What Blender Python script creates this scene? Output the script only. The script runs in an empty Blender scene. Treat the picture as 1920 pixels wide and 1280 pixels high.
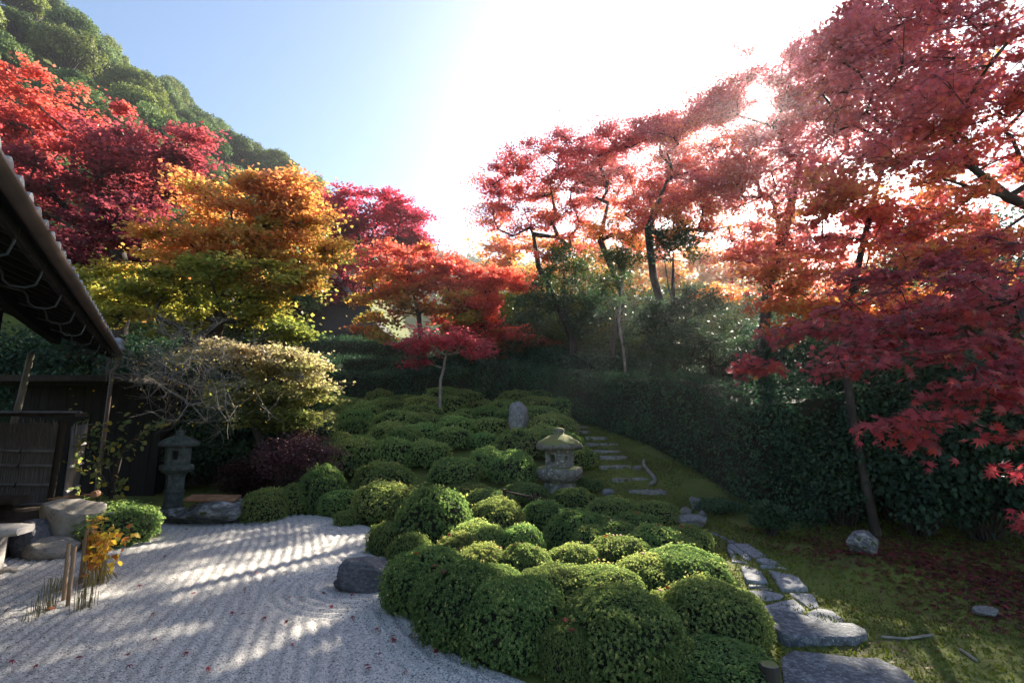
import bpy, math, random
import numpy as np
from math import radians as R

scene = bpy.context.scene
COL = scene.collection
# ------------------------------------------------------------------ camera, sky, sun, exposure
F, PITCH, CAMZ = 930.0, math.atan(155 / 930.0), 1.65          # focal length in pixels of a 1920 px wide picture
cam_d = bpy.data.cameras.new('camera')
cam_d.lens = 36 * F / 1920
cam_d.sensor_width = 36
cam_d.clip_start = 0.05
cam_d.clip_end = 2000
cam = bpy.data.objects.new('camera', cam_d)
COL.objects.link(cam)
cam.location = (0, 0, CAMZ)
cam.rotation_euler = (R(90) + PITCH, 0, 0)
scene.camera = cam

SUN_EL, SUN_AZ = R(30.8), R(29.0)                             # azimuth measured from +Y towards +X
SUN = np.array([math.cos(SUN_EL) * math.sin(SUN_AZ), math.cos(SUN_EL) * math.cos(SUN_AZ), math.sin(SUN_EL)])
world = bpy.data.worlds.new('World')
scene.world = world
world.use_nodes = True
wn = world.node_tree.nodes
bg = wn['Background']
sky = wn.new('ShaderNodeTexSky')
sky.sky_type = 'NISHITA'
sky.sun_disc = False
sky.sun_elevation = SUN_EL
sky.sun_rotation = SUN_AZ
sky.air_density = 1.0
sky.dust_density = 0.55
sky.ozone_density = 0.7
world.node_tree.links.new(sky.outputs[0], bg.inputs[0])
bg.inputs[1].default_value = 0.07
sl = bpy.data.lights.new('sun', 'SUN')
sl.energy = 5.0
sl.angle = R(0.53)
sl.color = (1.0, 0.90, 0.74)
so = bpy.data.objects.new('sun', sl)
COL.objects.link(so)
from mathutils import Vector, Matrix, Quaternion
so.rotation_euler = Vector(SUN).to_track_quat('Z', 'Y').to_euler()
scene.view_settings.view_transform = 'Standard'
scene.view_settings.look = 'None'
scene.view_settings.gamma = 1.0
scene.view_settings.use_curve_mapping = False
scene.view_settings.exposure = 1.95
scene.render.engine = 'CYCLES'
cy = scene.cycles
cy.max_bounces = 7
cy.diffuse_bounces = 3
cy.glossy_bounces = 2
cy.transmission_bounces = 4
cy.transparent_max_bounces = 4
cy.volume_bounces = 0
cy.use_denoising = True
cy.caustics_reflective = False
cy.caustics_refractive = False

# ------------------------------------------------------------------ helpers
rng = np.random.default_rng(11)
random.seed(5)
CP, SP = math.cos(PITCH), math.sin(PITCH)


def ray(px, py):
    u, v = (px - 960) / F, (640 - py) / F
    return np.array([u, CP - v * SP, SP + v * CP])


def at(px, py, Y):
    d = ray(px, py)
    return d * (Y / d[1]) + np.array([0, 0, CAMZ])


PROF_Y = [-400, 0, 5, 7, 8.5, 9.5, 10.2, 11.4, 13, 15.8, 18, 20, 24, 30, 45, 70, 120, 400]
PROF_Z = [0, 0, 0, .03, .08, .15, .27, .66, 1.1, 1.7, 2.4, 3.1, 4.2, 5.2, 7, 10, 20, 24]


def smooth(a, b, x):
    t = np.clip((x - a) / (b - a), 0, 1)
    return t * t * (3 - 2 * t)


def terrain(x, y):
    x = np.asarray(x, float)
    y = np.asarray(y, float)
    ye = y - 2.3 * smooth(-2.6, -5.5, x) * smooth(30, 14, y)
    z = np.interp(ye, PROF_Y, PROF_Z)
    # steep wooded hill on the left
    z = z + np.clip((-x - 14) * 0.95, 0, 36) * smooth(16, 44, y) * smooth(120, 70, y)
    z = z + 6.5 * np.exp(-((x + 27) / 8.5) ** 2 - ((y - 60) / 9) ** 2)
    # far ridge
    z = z + 25 * np.exp(-((y - 135) / 34) ** 2) * (0.72 + 0.4 * smooth(10, -45, x) + 0.06 * np.sin(x * .06))
    # mossy hump on the right, and gently uneven moss
    z = z + 0.16 * np.exp(-(((x - 4.0) / .75) ** 2 + ((y - 6.0) / .7) ** 2))
    z = z + 0.10 * smooth(3.2, 6.0, x) * smooth(2, 4, y) * smooth(14, 9, y)
    w = smooth(1.2, 2.4, x) * smooth(14, 9, y)
    z = z + w * (0.034 * np.sin(x * 3.1 + y * 1.3) * np.sin(y * 2.3 - x) + 0.012 * np.sin(x * 7.3 + 1) * np.sin(y * 6.1))
    return z


_T = np.concatenate([np.arange(.6, 12, .01), np.arange(12, 40, .04), np.arange(40, 300, .5)])


def gnd(px, py, off=0.0):
    d = ray(px, py)
    P = d[None] * _T[:, None] + np.array([0, 0, CAMZ])
    below = P[:, 2] < terrain(P[:, 0], P[:, 1]) + off
    i = int(np.argmax(below)) if below.any() else len(_T) - 1
    return P[i]


def fbm(P, scale=1.0, seed=0, octv=4):
    g = np.random.default_rng(seed)
    P = np.asarray(P, float) * scale
    out = np.zeros(len(P))
    amp, tot = 1.0, 0
    for o in range(octv):
        K = g.normal(size=(5, P.shape[1])) * 1.6
        ph = g.uniform(0, 6.28, 5)
        out += amp * np.sin(P @ K.T + ph).mean(1) * 1.5
        tot += amp
        amp *= .55
        P = P * 1.95 + 3.1
    return out / tot


class MB:
    """collects faces of any size and links them as one mesh object"""

    def __init__(s):
        s.v, s.l, s.n, s.c, s.m = [], [], [], [], []
        s.nv = 0

    def add(s, v, f, col=None, mat=0):
        v = np.asarray(v, float).reshape(-1, 3)
        f = np.asarray(f, int)
        s.v.append(v)
        s.l.append((f + s.nv).ravel())
        s.n.append(np.full(len(f), f.shape[1]))
        if col is None:
            col = np.ones((len(f), 3)) * .5
        col = np.asarray(col, float)
        if col.ndim == 1:
            col = np.repeat(col[None], len(f), 0)
        s.c.append(col)
        s.m.append(np.full(len(f), mat))
        s.nv += len(v)
        return s

    def add_poly(s, v, faces, col=None, mat=0):
        base = s.nv
        v = np.asarray(v, float).reshape(-1, 3)
        s.v.append(v)
        s.nv += len(v)
        for f in faces:
            s.l.append(np.array(f) + base)
            s.n.append(np.array([len(f)]))
            s.c.append(np.array([[.5, .5, .5]] if col is None else [col], float))
            s.m.append(np.array([mat]))
        return s

    def box(s, x0, y0, z0, x1, y1, z1, M=None, mat=0, col=None):
        v = np.array([[x, y, z] for z in (z0, z1) for y in (y0, y1) for x in (x0, x1)], float)
        if M is not None:
            v = v @ M[:3, :3].T + M[:3, 3]
        f = [[0, 2, 3, 1], [4, 5, 7, 6], [0, 1, 5, 4], [2, 6, 7, 3], [0, 4, 6, 2], [1, 3, 7, 5]]
        return s.add(v, f, col, mat)

    def tube(s, pts, rad, sides=6, cap=True, mat=0, col=None):
        v, f = tube_arr(pts, rad, sides)
        s.add(v, f, col, mat)
        if cap:
            n = len(pts)
            s.add_poly(v[:sides][::-1], [list(range(sides))], col, mat)
            s.add_poly(v[(n - 1) * sides:], [list(range(sides))], col, mat)
        return s

    def mesh(s, name, mats, smooth_shade=False):
        me = bpy.data.meshes.new(name)
        V = np.concatenate(s.v)
        L = np.concatenate(s.l)
        N = np.concatenate(s.n)
        me.vertices.add(len(V))
        me.vertices.foreach_set('co', V.ravel().astype(np.float32))
        me.loops.add(len(L))
        me.loops.foreach_set('vertex_index', L.astype(np.int32))
        me.polygons.add(len(N))
        me.polygons.foreach_set('loop_start', (np.cumsum(N) - N).astype(np.int32))
        for m in (mats if isinstance(mats, (list, tuple)) else [mats]):
            me.materials.append(m)
        me.polygons.foreach_set('material_index', np.concatenate(s.m).astype(np.int32))
        me.polygons.foreach_set('use_smooth', np.full(len(N), smooth_shade))
        me.update(calc_edges=True)
        C = np.concatenate(s.c)
        a = me.attributes.new('tint', 'FLOAT_COLOR', 'FACE')
        a.data.foreach_set('color', np.concatenate([C, np.ones((len(C), 1))], 1).ravel().astype(np.float32))
        return me

    def build(s, name, mats, parent=None, smooth_shade=False, kind=None):
        o = bpy.data.objects.new(name, s.mesh(name, mats, smooth_shade))
        COL.objects.link(o)
        o.parent = parent
        if kind:
            o['kind'] = kind
        return o


def tube_arr(pts, rad, sides=6):
    P = np.asarray(pts, float)
    n = len(P)
    r = np.broadcast_to(np.asarray(rad, float), (n,))
    T = np.gradient(P, axis=0)
    T /= np.linalg.norm(T, axis=1, keepdims=True) + 1e-9
    ref = np.array([0, 0, 1.0]) if abs(T[:, 2]).mean() < .8 else np.array([1.0, 0, 0])
    A = np.cross(T, ref)
    A /= np.linalg.norm(A, axis=1, keepdims=True) + 1e-9
    B = np.cross(T, A)
    t = np.arange(sides) * 2 * np.pi / sides
    v = P[:, None] + r[:, None, None] * (np.cos(t)[None, :, None] * A[:, None] + np.sin(t)[None, :, None] * B[:, None])
    i = np.arange(n - 1)[:, None] * sides
    k = np.arange(sides)[None]
    k2 = (k + 1) % sides
    f = np.stack([i + k, i + k2, i + sides + k2, i + sides + k], -1).reshape(-1, 4)
    return v.reshape(-1, 3), f


def tag(o, label=None, cat=None, group=None, kind=None):
    if label:
        o['label'] = label
    if cat:
        o['category'] = cat
    if group:
        o['group'] = group
    if kind:
        o['kind'] = kind
    return o


def empty(name, loc, label=None, cat=None, group=None, kind=None, rz=0.0):
    o = bpy.data.objects.new(name, None)
    COL.objects.link(o)
    o.location = [float(c) for c in loc]
    o.rotation_euler = (0, 0, rz)
    o.empty_display_size = .2
    return tag(o, label, cat, group, kind)


def link_mesh(name, me, parent=None):
    o = bpy.data.objects.new(name, me)
    COL.objects.link(o)
    o.parent = parent
    return o


def copy_tree(o, parent=None):
    c = o.copy()
    COL.objects.link(c)
    c.parent = parent
    for ch in list(o.children):
        copy_tree(ch, c)
    return c


def unit(v):
    return v / (np.linalg.norm(v, axis=-1, keepdims=True) + 1e-9)


# leaf outlines, x along the leaf, y across, z up
DIAMOND = np.array([[0, 0, 0], [.5, -.25, .06], [1, 0, -.05], [.5, .25, .06]])
OVAL = np.array([[0, 0, 0], [.3, -.22, .04], [.7, -.2, .03], [1, 0, -.08], [.7, .2, .03], [.3, .22, .04]])
STAR6 = np.array([[0, -.12, 0], [.35, -.6, -.05], [.42, -.16, .03], [1, 0, -.1], [.42, .16, .03], [.35, .6, -.05], [0, .12, 0]])
KITE = np.array([[0, 0, 0], [.34, -.52, -.06], [1, 0, -.1], [.34, .52, -.06]])
_a = np.array([0, 42, 88, 130]) * np.pi / 180
_l = [1.0, .86, .62, .3]
_pts = []
for k in (3, 2, 1):
    _pts.append((_l[k] * math.cos(-_a[k]), _l[k] * math.sin(-_a[k])))
    m = (_a[k] + _a[k - 1]) / 2
    _pts.append((.3 * math.cos(-m), .3 * math.sin(-m)))
STAR = np.array(_pts + [(1.0, 0)] + [(x, -y) for x, y in _pts[::-1]])
STAR = np.concatenate([STAR, (-.16 * (STAR ** 2).sum(1))[:, None]], 1)
STAR = (STAR + [.3, 0, 0]) * [.78, .78, 1]


def leaf_arr(C, N, size, tmpl, A=None):
    """leaf polygons at C with normals N (axis A, else random in plane)"""
    n = len(C)
    N = unit(N)
    if A is None:
        A = rng.normal(size=(n, 3))
    A = unit(A - (A * N).sum(1, keepdims=True) * N)
    B = np.cross(N, A)
    s = np.broadcast_to(np.asarray(size, float), (n,))[:, None, None]
    v = C[:, None] + s * (tmpl[None, :, 0:1] * A[:, None] + tmpl[None, :, 1:2] * B[:, None] + tmpl[None, :, 2:3] * N[:, None])
    k = len(tmpl)
    return v.reshape(-1, 3), np.arange(n * k).reshape(n, k)


def ramp(t, stops):
    t = np.clip(t, 0, 1)
    xs = np.linspace(0, 1, len(stops))
    S = np.array(stops, float)
    return np.stack([np.interp(t, xs, S[:, i]) for i in range(3)], 1)


# ------------------------------------------------------------------ materials
def new_mat(name):
    m = bpy.data.materials.new(name)
    m.use_nodes = True
    nt = m.node_tree
    return m, nt, nt.nodes, nt.nodes['Principled BSDF']


def leaf_mat(name, trans=.4, rough=.45, spec=.3, tgain=1.25, vary=.25, tsat=1.15, hue=0.0):
    m, nt, n, p = new_mat(name)
    L = nt.links.new
    at_ = n.new('ShaderNodeAttribute')
    at_.attribute_name = 'tint'
    oi = n.new('ShaderNodeObjectInfo')
    mr = n.new('ShaderNodeMapRange')
    mr.inputs['To Min'].default_value = 1 - vary
    mr.inputs['To Max'].default_value = 1 + vary
    L(oi.outputs['Random'], mr.inputs['Value'])
    hs = n.new('ShaderNodeHueSaturation')
    L(at_.outputs['Color'], hs.inputs['Color'])
    L(mr.outputs[0], hs.inputs['Value'])
    if hue:
        m1 = n.new('ShaderNodeMath')
        m1.operation = 'MULTIPLY'
        m1.inputs[1].default_value = 7.31
        L(oi.outputs['Random'], m1.inputs[0])
        m2 = n.new('ShaderNodeMath')
        m2.operation = 'FRACT'
        L(m1.outputs[0], m2.inputs[0])
        mh = n.new('ShaderNodeMapRange')
        mh.inputs['To Min'].default_value = .5 - hue
        mh.inputs['To Max'].default_value = .5 + hue * .5
        L(m2.outputs[0], mh.inputs['Value'])
        L(mh.outputs[0], hs.inputs['Hue'])
    L(hs.outputs[0], p.inputs['Base Color'])
    p.inputs['Roughness'].default_value = rough
    p.inputs['Specular IOR Level'].default_value = spec
    h2 = n.new('ShaderNodeHueSaturation')
    h2.inputs['Value'].default_value = tgain
    h2.inputs['Saturation'].default_value = tsat
    L(hs.outputs[0], h2.inputs['Color'])
    t = n.new('ShaderNodeBsdfTranslucent')
    L(h2.outputs[0], t.inputs['Color'])
    mx = n.new('ShaderNodeMixShader')
    mx.inputs[0].default_value = trans
    L(p.outputs[0], mx.inputs[1])
    L(t.outputs[0], mx.inputs[2])
    L(mx.outputs[0], n['Material Output'].inputs['Surface'])
    return m


def noise_mat(name, cols, scale=5, detail=6, rough=.85, bump=.3, bscale=None, top=None, stretch=None, top_lo=.35, top_hi=.8,
              spots=None, dist=.01, spec=.25):
    """mottled surface; top = (colour, noise scale) laid on upward faces (moss, lichen); spots = (colour, scale, threshold)"""
    m, nt, n, p = new_mat(name)
    L = nt.links.new
    tc = n.new('ShaderNodeTexCoord')
    src = tc.outputs['Object']
    if stretch:
        mp = n.new('ShaderNodeMapping')
        mp.inputs['Scale'].default_value = stretch
        L(src, mp.inputs[0])
        src = mp.outputs[0]
    no = n.new('ShaderNodeTexNoise')
    no.inputs['Scale'].default_value = scale
    no.inputs['Detail'].default_value = detail
    no.inputs['Roughness'].default_value = .65
    L(src, no.inputs[0])
    cr = n.new('ShaderNodeValToRGB')
    e = cr.color_ramp.elements
    while len(e) < len(cols):
        e.new(.5)
    for i, c in enumerate(cols):
        e[i].position = .28 + .44 * i / (len(cols) - 1)
        e[i].color = (*c, 1)
    L(no.outputs[0], cr.inputs[0])
    out = cr.outputs[0]

    def mixin(fac, colr, base):
        mx = n.new('ShaderNodeMix')
        mx.data_type = 'RGBA'
        L(fac, mx.inputs[0])
        L(base, mx.inputs[6])
        mx.inputs[7].default_value = (*colr, 1)
        return mx.outputs[2]
    if spots:
        n2 = n.new('ShaderNodeTexNoise')
        n2.inputs['Scale'].default_value = spots[1]
        n2.inputs['Detail'].default_value = 5
        L(tc.outputs['Object'], n2.inputs[0])
        r2 = n.new('ShaderNodeMapRange')
        r2.inputs['From Min'].default_value = spots[2]
        r2.inputs['From Max'].default_value = spots[2] + .06
        L(n2.outputs[0], r2.inputs['Value'])
        out = mixin(r2.outputs[0], spots[0], out)
    if top:
        ge = n.new('ShaderNodeNewGeometry')
        sx = n.new('ShaderNodeSeparateXYZ')
        L(ge.outputs['Normal'], sx.inputs[0])
        n3 = n.new('ShaderNodeTexNoise')
        n3.inputs['Scale'].default_value = top[1]
        n3.inputs['Detail'].default_value = 5
        L(tc.outputs['Object'], n3.inputs[0])
        ad = n.new('ShaderNodeMath')
        ad.operation = 'MULTIPLY_ADD'
        L(n3.outputs[0], ad.inputs[0])
        ad.inputs[1].default_value = 1.4
        L(sx.outputs[2], ad.inputs[2])
        r3 = n.new('ShaderNodeMapRange')
        r3.inputs['From Min'].default_value = top_lo + .7
        r3.inputs['From Max'].default_value = top_hi + .7
        L(ad.outputs[0], r3.inputs['Value'])
        out = mixin(r3.outputs[0], top[0], out)
    L(out, p.inputs['Base Color'])
    p.inputs['Roughness'].default_value = rough
    p.inputs['Specular IOR Level'].default_value = spec
    nb = n.new('ShaderNodeTexNoise')
    nb.inputs['Scale'].default_value = bscale or scale * 4
    nb.inputs['Detail'].default_value = 6
    L(src, nb.inputs[0])
    b = n.new('ShaderNodeBump')
    b.inputs['Strength'].default_value = bump
    b.inputs['Distance'].default_value = dist
    L(nb.outputs[0], b.inputs['Height'])
    L(b.outputs[0], p.inputs['Normal'])
    return m


M = {}
M['maple'] = leaf_mat('maple_leaf', trans=.58, rough=.36, spec=.5, tgain=1.9, vary=.0, tsat=1.0)
M['green'] = leaf_mat('green_leaf', trans=.35, rough=.42, spec=.35, tgain=1.5, vary=.18)
M['azalea'] = leaf_mat('azalea_leaf', trans=.45, rough=.6, spec=.16, tgain=2.3, vary=.2, hue=.035)
M['gloss'] = leaf_mat('camellia_leaf', trans=.25, rough=.6, spec=.22, tgain=1.8, vary=.12)
M['hill'] = leaf_mat('hill_leaf', trans=.3, rough=.6, spec=.2, tgain=1.5, vary=.38)
M['moss_blade'] = leaf_mat('moss_blade', trans=.3, rough=.7, spec=.1, tgain=1.3, vary=0)
M['litter'] = leaf_mat('litter_leaf', trans=.2, rough=.55, spec=.25, tgain=1.2, vary=.3)
M['bark'] = noise_mat('bark', [(.018, .014, .012), (.045, .036, .03), (.085, .074, .064)], 7, bump=.6, stretch=(1, 1, .3), bscale=22, dist=.02)
M['palebark'] = noise_mat('pale_bark', [(.12, .10, .085), (.22, .20, .17), (.33, .31, .27)], 8, bump=.4, stretch=(1, 1, .5), bscale=25)
M['twigcore'] = noise_mat('twig_core', [(.012, .014, .008), (.03, .03, .016)], 9, bump=.5)
M['ground'] = noise_mat('moss_ground', [(.065, .052, .025), (.10, .12, .028), (.14, .16, .035), (.11, .085, .035)], .9, 9, rough=.95, bump=.7, bscale=45, dist=.02)
M['soil'] = noise_mat('soil', [(.03, .022, .015), (.07, .05, .035)], 3, bump=.6, bscale=30)
M['stone'] = noise_mat('lantern_stone', [(.07, .068, .06), (.18, .17, .155), (.31, .30, .27)], 11, 9, bump=.9, bscale=45, dist=.02, spots=((.40, .41, .37), 17, .58),
                       top=((.17, .18, .055), 7), top_lo=.55, top_hi=.95)
M['shaded_stone'] = noise_mat('shaded_grey_green_stone', [(.03, .038, .035), (.075, .09, .083), (.15, .165, .15)], 10, 9, bump=.9, bscale=60, spots=((.10, .12, .10), 11, .62),
                        top=((.06, .08, .03), 6), top_lo=.75, top_hi=1.15)  # stone darkened to put the left lantern's deep shade into its colour
M['rock'] = noise_mat('grey_rock', [(.09, .09, .09), (.2, .2, .2), (.34, .34, .33)], 5, 8, bump=.7, bscale=18, spots=((.42, .42, .41), 9, .62), dist=.02)
M['darkrock'] = noise_mat('dark_rock', [(.05, .05, .055), (.10, .10, .11), (.2, .2, .21)], 6, 8, bump=.8, bscale=18, spots=((.30, .30, .31), 8, .66), dist=.02)
M['tanrock'] = noise_mat('tan_rock', [(.17, .15, .12), (.27, .245, .21), (.36, .33, .29)], 4, 7, bump=.5, bscale=25, spots=((.14, .12, .10), 5, .62))
M['mossrock'] = noise_mat('mossy_rock', [(.04, .04, .042), (.14, .14, .145), (.52, .52, .52)], 2.6, 9, bump=.7, bscale=18, spots=((.06, .075, .02), 3.2, .56), dist=.02)
M['slab'] = noise_mat('paving_slab', [(.13, .14, .15), (.25, .26, .275), (.38, .39, .40)], 26, 8, bump=.55, bscale=70, spots=((.33, .34, .36), 60, .62))
M['darkslab'] = noise_mat('dark_paving_slab', [(.045, .05, .06), (.11, .12, .135), (.30, .31, .33)], 24, 8, bump=.8, bscale=45, spots=((.36, .37, .38), 50, .62))
M['step'] = noise_mat('step_stone', [(.12, .115, .10), (.22, .21, .19), (.32, .31, .285)], 14, 8, bump=.6, bscale=50, spots=((.08, .09, .03), 6, .58))
M['darkwood'] = noise_mat('dark_wood', [(.018, .013, .010), (.04, .028, .02), (.065, .047, .035)], 6, bump=.3, stretch=(1, 1, .1))
M['greywood'] = noise_mat('weathered_wood', [(.30, .27, .24), (.45, .42, .39), (.56, .53, .49)], 5, bump=.3, stretch=(6, .6, 6), bscale=30)
M['plaster'] = noise_mat('earth_plaster', [(.42, .38, .31), (.52, .47, .39)], 3, bump=.15)
M['gutter'] = noise_mat('copper_gutter', [(.055, .035, .028), (.09, .06, .05), (.13, .09, .075)], 4, rough=.45, bump=.1, spec=.5)
M['iron'] = noise_mat('gutter_hook', [(.025, .03, .036), (.05, .06, .07)], 12, rough=.65, bump=.1, spec=.5)
M['tile'] = noise_mat('roof_tile', [(.16, .165, .18), (.27, .28, .30), (.38, .39, .41)], 8, rough=.5, bump=.2, spec=.4)
M['thatch'] = noise_mat('thatch', [(.025, .025, .024), (.06, .06, .058), (.11, .108, .102)], 6, bump=.8, stretch=(8, 1, 1.2), bscale=14, dist=.05)
M['reed'] = noise_mat('reed', [(.10, .085, .08), (.19, .165, .155), (.28, .25, .24)], 10, stretch=(6, 6, .4), bump=.2)
M['bambooold'] = noise_mat('weathered_bamboo', [(.13, .125, .13), (.22, .21, .215), (.30, .29, .29)], 5, bump=.1, rough=.55)
M['bamboo'] = noise_mat('brown_bamboo', [(.17, .11, .065), (.28, .19, .12), (.38, .28, .19)], 6, stretch=(1, 1, .3), bump=.15, rough=.5)
M['redbamboo'] = noise_mat('reddish_bamboo', [(.14, .06, .03), (.26, .13, .07), (.36, .21, .12)], 7, bump=.15, rough=.5)
M['shadewood'] = noise_mat('shade_black_wood', [(.004, .0035, .003), (.010, .008, .007), (.018, .015, .013)], 6, bump=.3, stretch=(1, 1, .1))  # wood blackened so the eave underside and backdrop carry shade in their colour
M['cord'] = noise_mat('black_cord', [(.01, .01, .01), (.025, .02, .02)], 20)
M['stem'] = noise_mat('dry_stem', [(.13, .10, .04), (.22, .18, .07), (.30, .25, .12)], 10, stretch=(1, 1, .3))
M['flower'] = noise_mat('violet_petal', [(.12, .06, .45), (.2, .1, .6)], 10)

# gravel: raked pale granite grit
m, nt, n, p = new_mat('gravel')
tc = n.new('ShaderNodeTexCoord')
vo = n.new('ShaderNodeTexVoronoi')
vo.inputs['Scale'].default_value = 105
nt.links.new(tc.outputs['Object'], vo.inputs['Vector'])
cr = n.new('ShaderNodeValToRGB')
e = cr.color_ramp.elements
e[0].position, e[0].color = .0, (.05, .05, .053, 1)
e[1].position, e[1].color = 1, (.73, .69, .635, 1)
q = e.new(.16)
q.color = (.32, .31, .30, 1)
q = e.new(.45)
q.color = (.48, .455, .42, 1)
sx = n.new('ShaderNodeSeparateColor')
nt.links.new(vo.outputs['Color'], sx.inputs[0])
nt.links.new(sx.outputs[0], cr.inputs[0])
nt.links.new(cr.outputs[0], p.inputs['Base Color'])
p.inputs['Roughness'].default_value = .9
bp = n.new('ShaderNodeBump')
bp.inputs['Strength'].default_value = .9
bp.inputs['Distance'].default_value = .006
bp.invert = True
nt.links.new(vo.outputs['Distance'], bp.inputs['Height'])
nt.links.new(bp.outputs[0], p.inputs['Normal'])
M['gravel'] = m

# ------------------------------------------------------------------ terrain and gravel
def axis(lo, flo, fhi, hi, step, grow=1.12):
    a = list(np.arange(flo, fhi, step))
    s, x = step, fhi
    while x < hi:
        a.append(x)
        s *= grow
        x += s
    s, x = step, flo
    while x > lo:
        s *= grow
        x -= s
        a.insert(0, x)
    return np.array(a)


xs, ys = axis(-300, -10, 8, 300, .13), axis(-20, 0, 17, 330, .13)
X, Y = np.meshgrid(xs, ys)
Z = terrain(X, Y)


def grid_faces(ny, nx):
    i = (np.arange(ny - 1)[:, None] * nx + np.arange(nx - 1)[None]).ravel()
    return np.stack([i, i + 1, i + nx + 1, i + nx], 1)


GR_PX = [(1000, 1420), (930, 1300), (905, 1270), (800, 1225), (740, 1165), (712, 1120), (735, 1075), (700, 1040), (716, 1000), (690, 986), (640, 978),
         (590, 968), (545, 968), (480, 974), (350, 974), (300, 972), (200, 985), (110, 990)]
GR = [gnd(*p)[:2] for p in GR_PX]
GR = [g_ + np.array([.28, -.05]) * (1 if 0 < i_ < 7 else 0) for i_, g_ in enumerate(GR)]
GR = np.array([(0.6, -.5)] + GR + [(-9.5, 8.6), (-9.5, -.5)])


def in_poly(x, y, P):
    r = np.zeros(x.shape, bool)
    j = len(P) - 1
    for i in range(len(P)):
        xi, yi = P[i]
        xj, yj = P[j]
        c = ((yi > y) != (yj > y)) & (x < (xj - xi) * (y - yi) / (yj - yi + 1e-12) + xi)
        r ^= c
        j = i
    return r


def edge_dist(x, y, P, closed=False):
    d = np.full(x.shape, 1e9)
    for i in range(len(P) - (0 if closed else 1)):
        a, b = P[i], P[(i + 1) % len(P)]
        ab = b - a
        t = np.clip(((x - a[0]) * ab[0] + (y - a[1]) * ab[1]) / (ab @ ab + 1e-12), 0, 1)
        d = np.minimum(d, np.hypot(x - a[0] - t * ab[0], y - a[1] - t * ab[1]))
    return d


inside = in_poly(X, Y, GR)
deep = inside & (edge_dist(X, Y, GR, True) > .12)
Z = Z - .06 * deep                                   # the ground sheet dips under the gravel bed
MB().add(np.stack([X, Y, Z], -1).reshape(-1, 3), grid_faces(*X.shape)).build('ground', M['ground'], smooth_shade=True, kind='structure')

gy = [1.2]
while gy[-1] < 9.6:
    gy.append(gy[-1] + .016 + .0032 * (gy[-1] - 1.2))
gx = np.arange(-9.4, .7, .026)
X, Y = np.meshgrid(gx, np.array(gy))
RAKE = np.array([-.42, 1.0])
RAKE /= np.linalg.norm(RAKE)
ac = X * RAKE[1] - Y * RAKE[0]
al = X * RAKE[0] + Y * RAKE[1]
ac = ac + .10 * np.sin(al * .55 + .4) + .012 * np.sin(al * 2.3 + ac * 3)
dE = edge_dist(X, Y, GR[1:12])
rk = gnd(690, 1100)[:2]
dR = np.hypot((X - rk[0]), (Y - rk[1])) - .35
dE2 = np.minimum(dE, np.maximum(dR, 0))
wE = smooth(.75, .5, dE2)
lam = .112
prof = lambda t: (np.abs(np.sin(np.pi * t)) ** .9)
amp = .042 * (0.75 + .25 * np.sin(X * 1.7 + Y * .9)) * smooth(.0, .12, dE2)
wear = .8 + .35 * fbm(np.stack([X.ravel(), Y.ravel()], 1), 1.4, 3).reshape(X.shape)
Z = terrain(X, Y) + .012 + amp * wear * ((1 - wE) * prof(ac / lam) + wE * prof(dE2 / lam))
Z += .004 * fbm(np.stack([X.ravel(), Y.ravel()], 1), 9, 4).reshape(X.shape) + .0012 * rng.normal(size=X.shape)
Z = Z - .03 * smooth(.05, -.05, edge_dist(X, Y, GR, True) * np.where(in_poly(X, Y, GR), 1, -1))
f = grid_faces(*X.shape)
ok = in_poly(X, Y, GR).ravel()
f = f[ok[f].any(1)]
MB().add(np.stack([X, Y, Z], -1).reshape(-1, 3), f).build('gravel_bed', M['gravel'], smooth_shade=True, kind='structure')

# ------------------------------------------------------------------ haze
hm = bpy.data.materials.new('haze')
hm.use_nodes = True
hn = hm.node_tree.nodes
hn.remove(hn['Principled BSDF'])
pv = hn.new('ShaderNodeVolumePrincipled')
pv.inputs['Color'].default_value = (.95, .96, 1.0, 1)
pv.inputs['Density'].default_value = 0.0011
pv.inputs['Anisotropy'].default_value = 0.78
hm.node_tree.links.new(pv.outputs[0], hn['Material Output'].inputs['Volume'])
MB().box(-390, -60, -1.6, 390, 420, 60).build('haze', hm, kind='stuff')

# ------------------------------------------------------------------ where the sun gets through the canopy (thin places in the crowns)
LIT_PX = [  # centre, half length, half height in picture pixels of lit patches on the ground and shrubs
    (540, 1062, 120, 10), (640, 1052, 60, 14), (330, 1088, 70, 8), (480, 1045, 70, 7), (220, 1140, 90, 10), (330, 1190, 130, 16), (160, 1225, 110, 14),
    (70, 1085, 80, 7), (60, 1128, 80, 7), (480, 1240, 120, 26), (330, 1270, 80, 14), (570, 1190, 60, 10), (640, 1180, 40, 8), (60, 1255, 60, 12), (120, 1262, 60, 10),
    (280, 1160, 70, 8), (400, 1165, 60, 6)]
_lit = []
for (px, py, a, b) in LIT_PX:
    c = gnd(px, py)
    ex = gnd(px + a, py - a * .16)
    dy = abs(gnd(px, py - b)[1] - gnd(px, py + b)[1]) / 2
    _lit.append((c, unit((ex - c)[:2]), np.linalg.norm((ex - c)[:2]) * .8, dy * .85))
LITS = [(-.1, 7.0, .75, 1.0, .75), (.9, 6.4, .75, 1.1, .8), (1.7, 5.6, .6, .9, .7), (.3, 5.7, .6, .9, .5), (1.8, 4.7, .4, .5, .45), (-.4, 9.2, 1.0, .5, .3), (1.0, 10.4, 1.6, .6, .5),
        (-.8, 6.6, .55, .35, .6), (-4.6, 10.6, 3.1, 1.6, .7), (-4.2, 10.4, 2.3, 1.5, .6), (-4.6, 12.2, 4.6, 1.2, .6)]
CORR = 1.0


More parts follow.
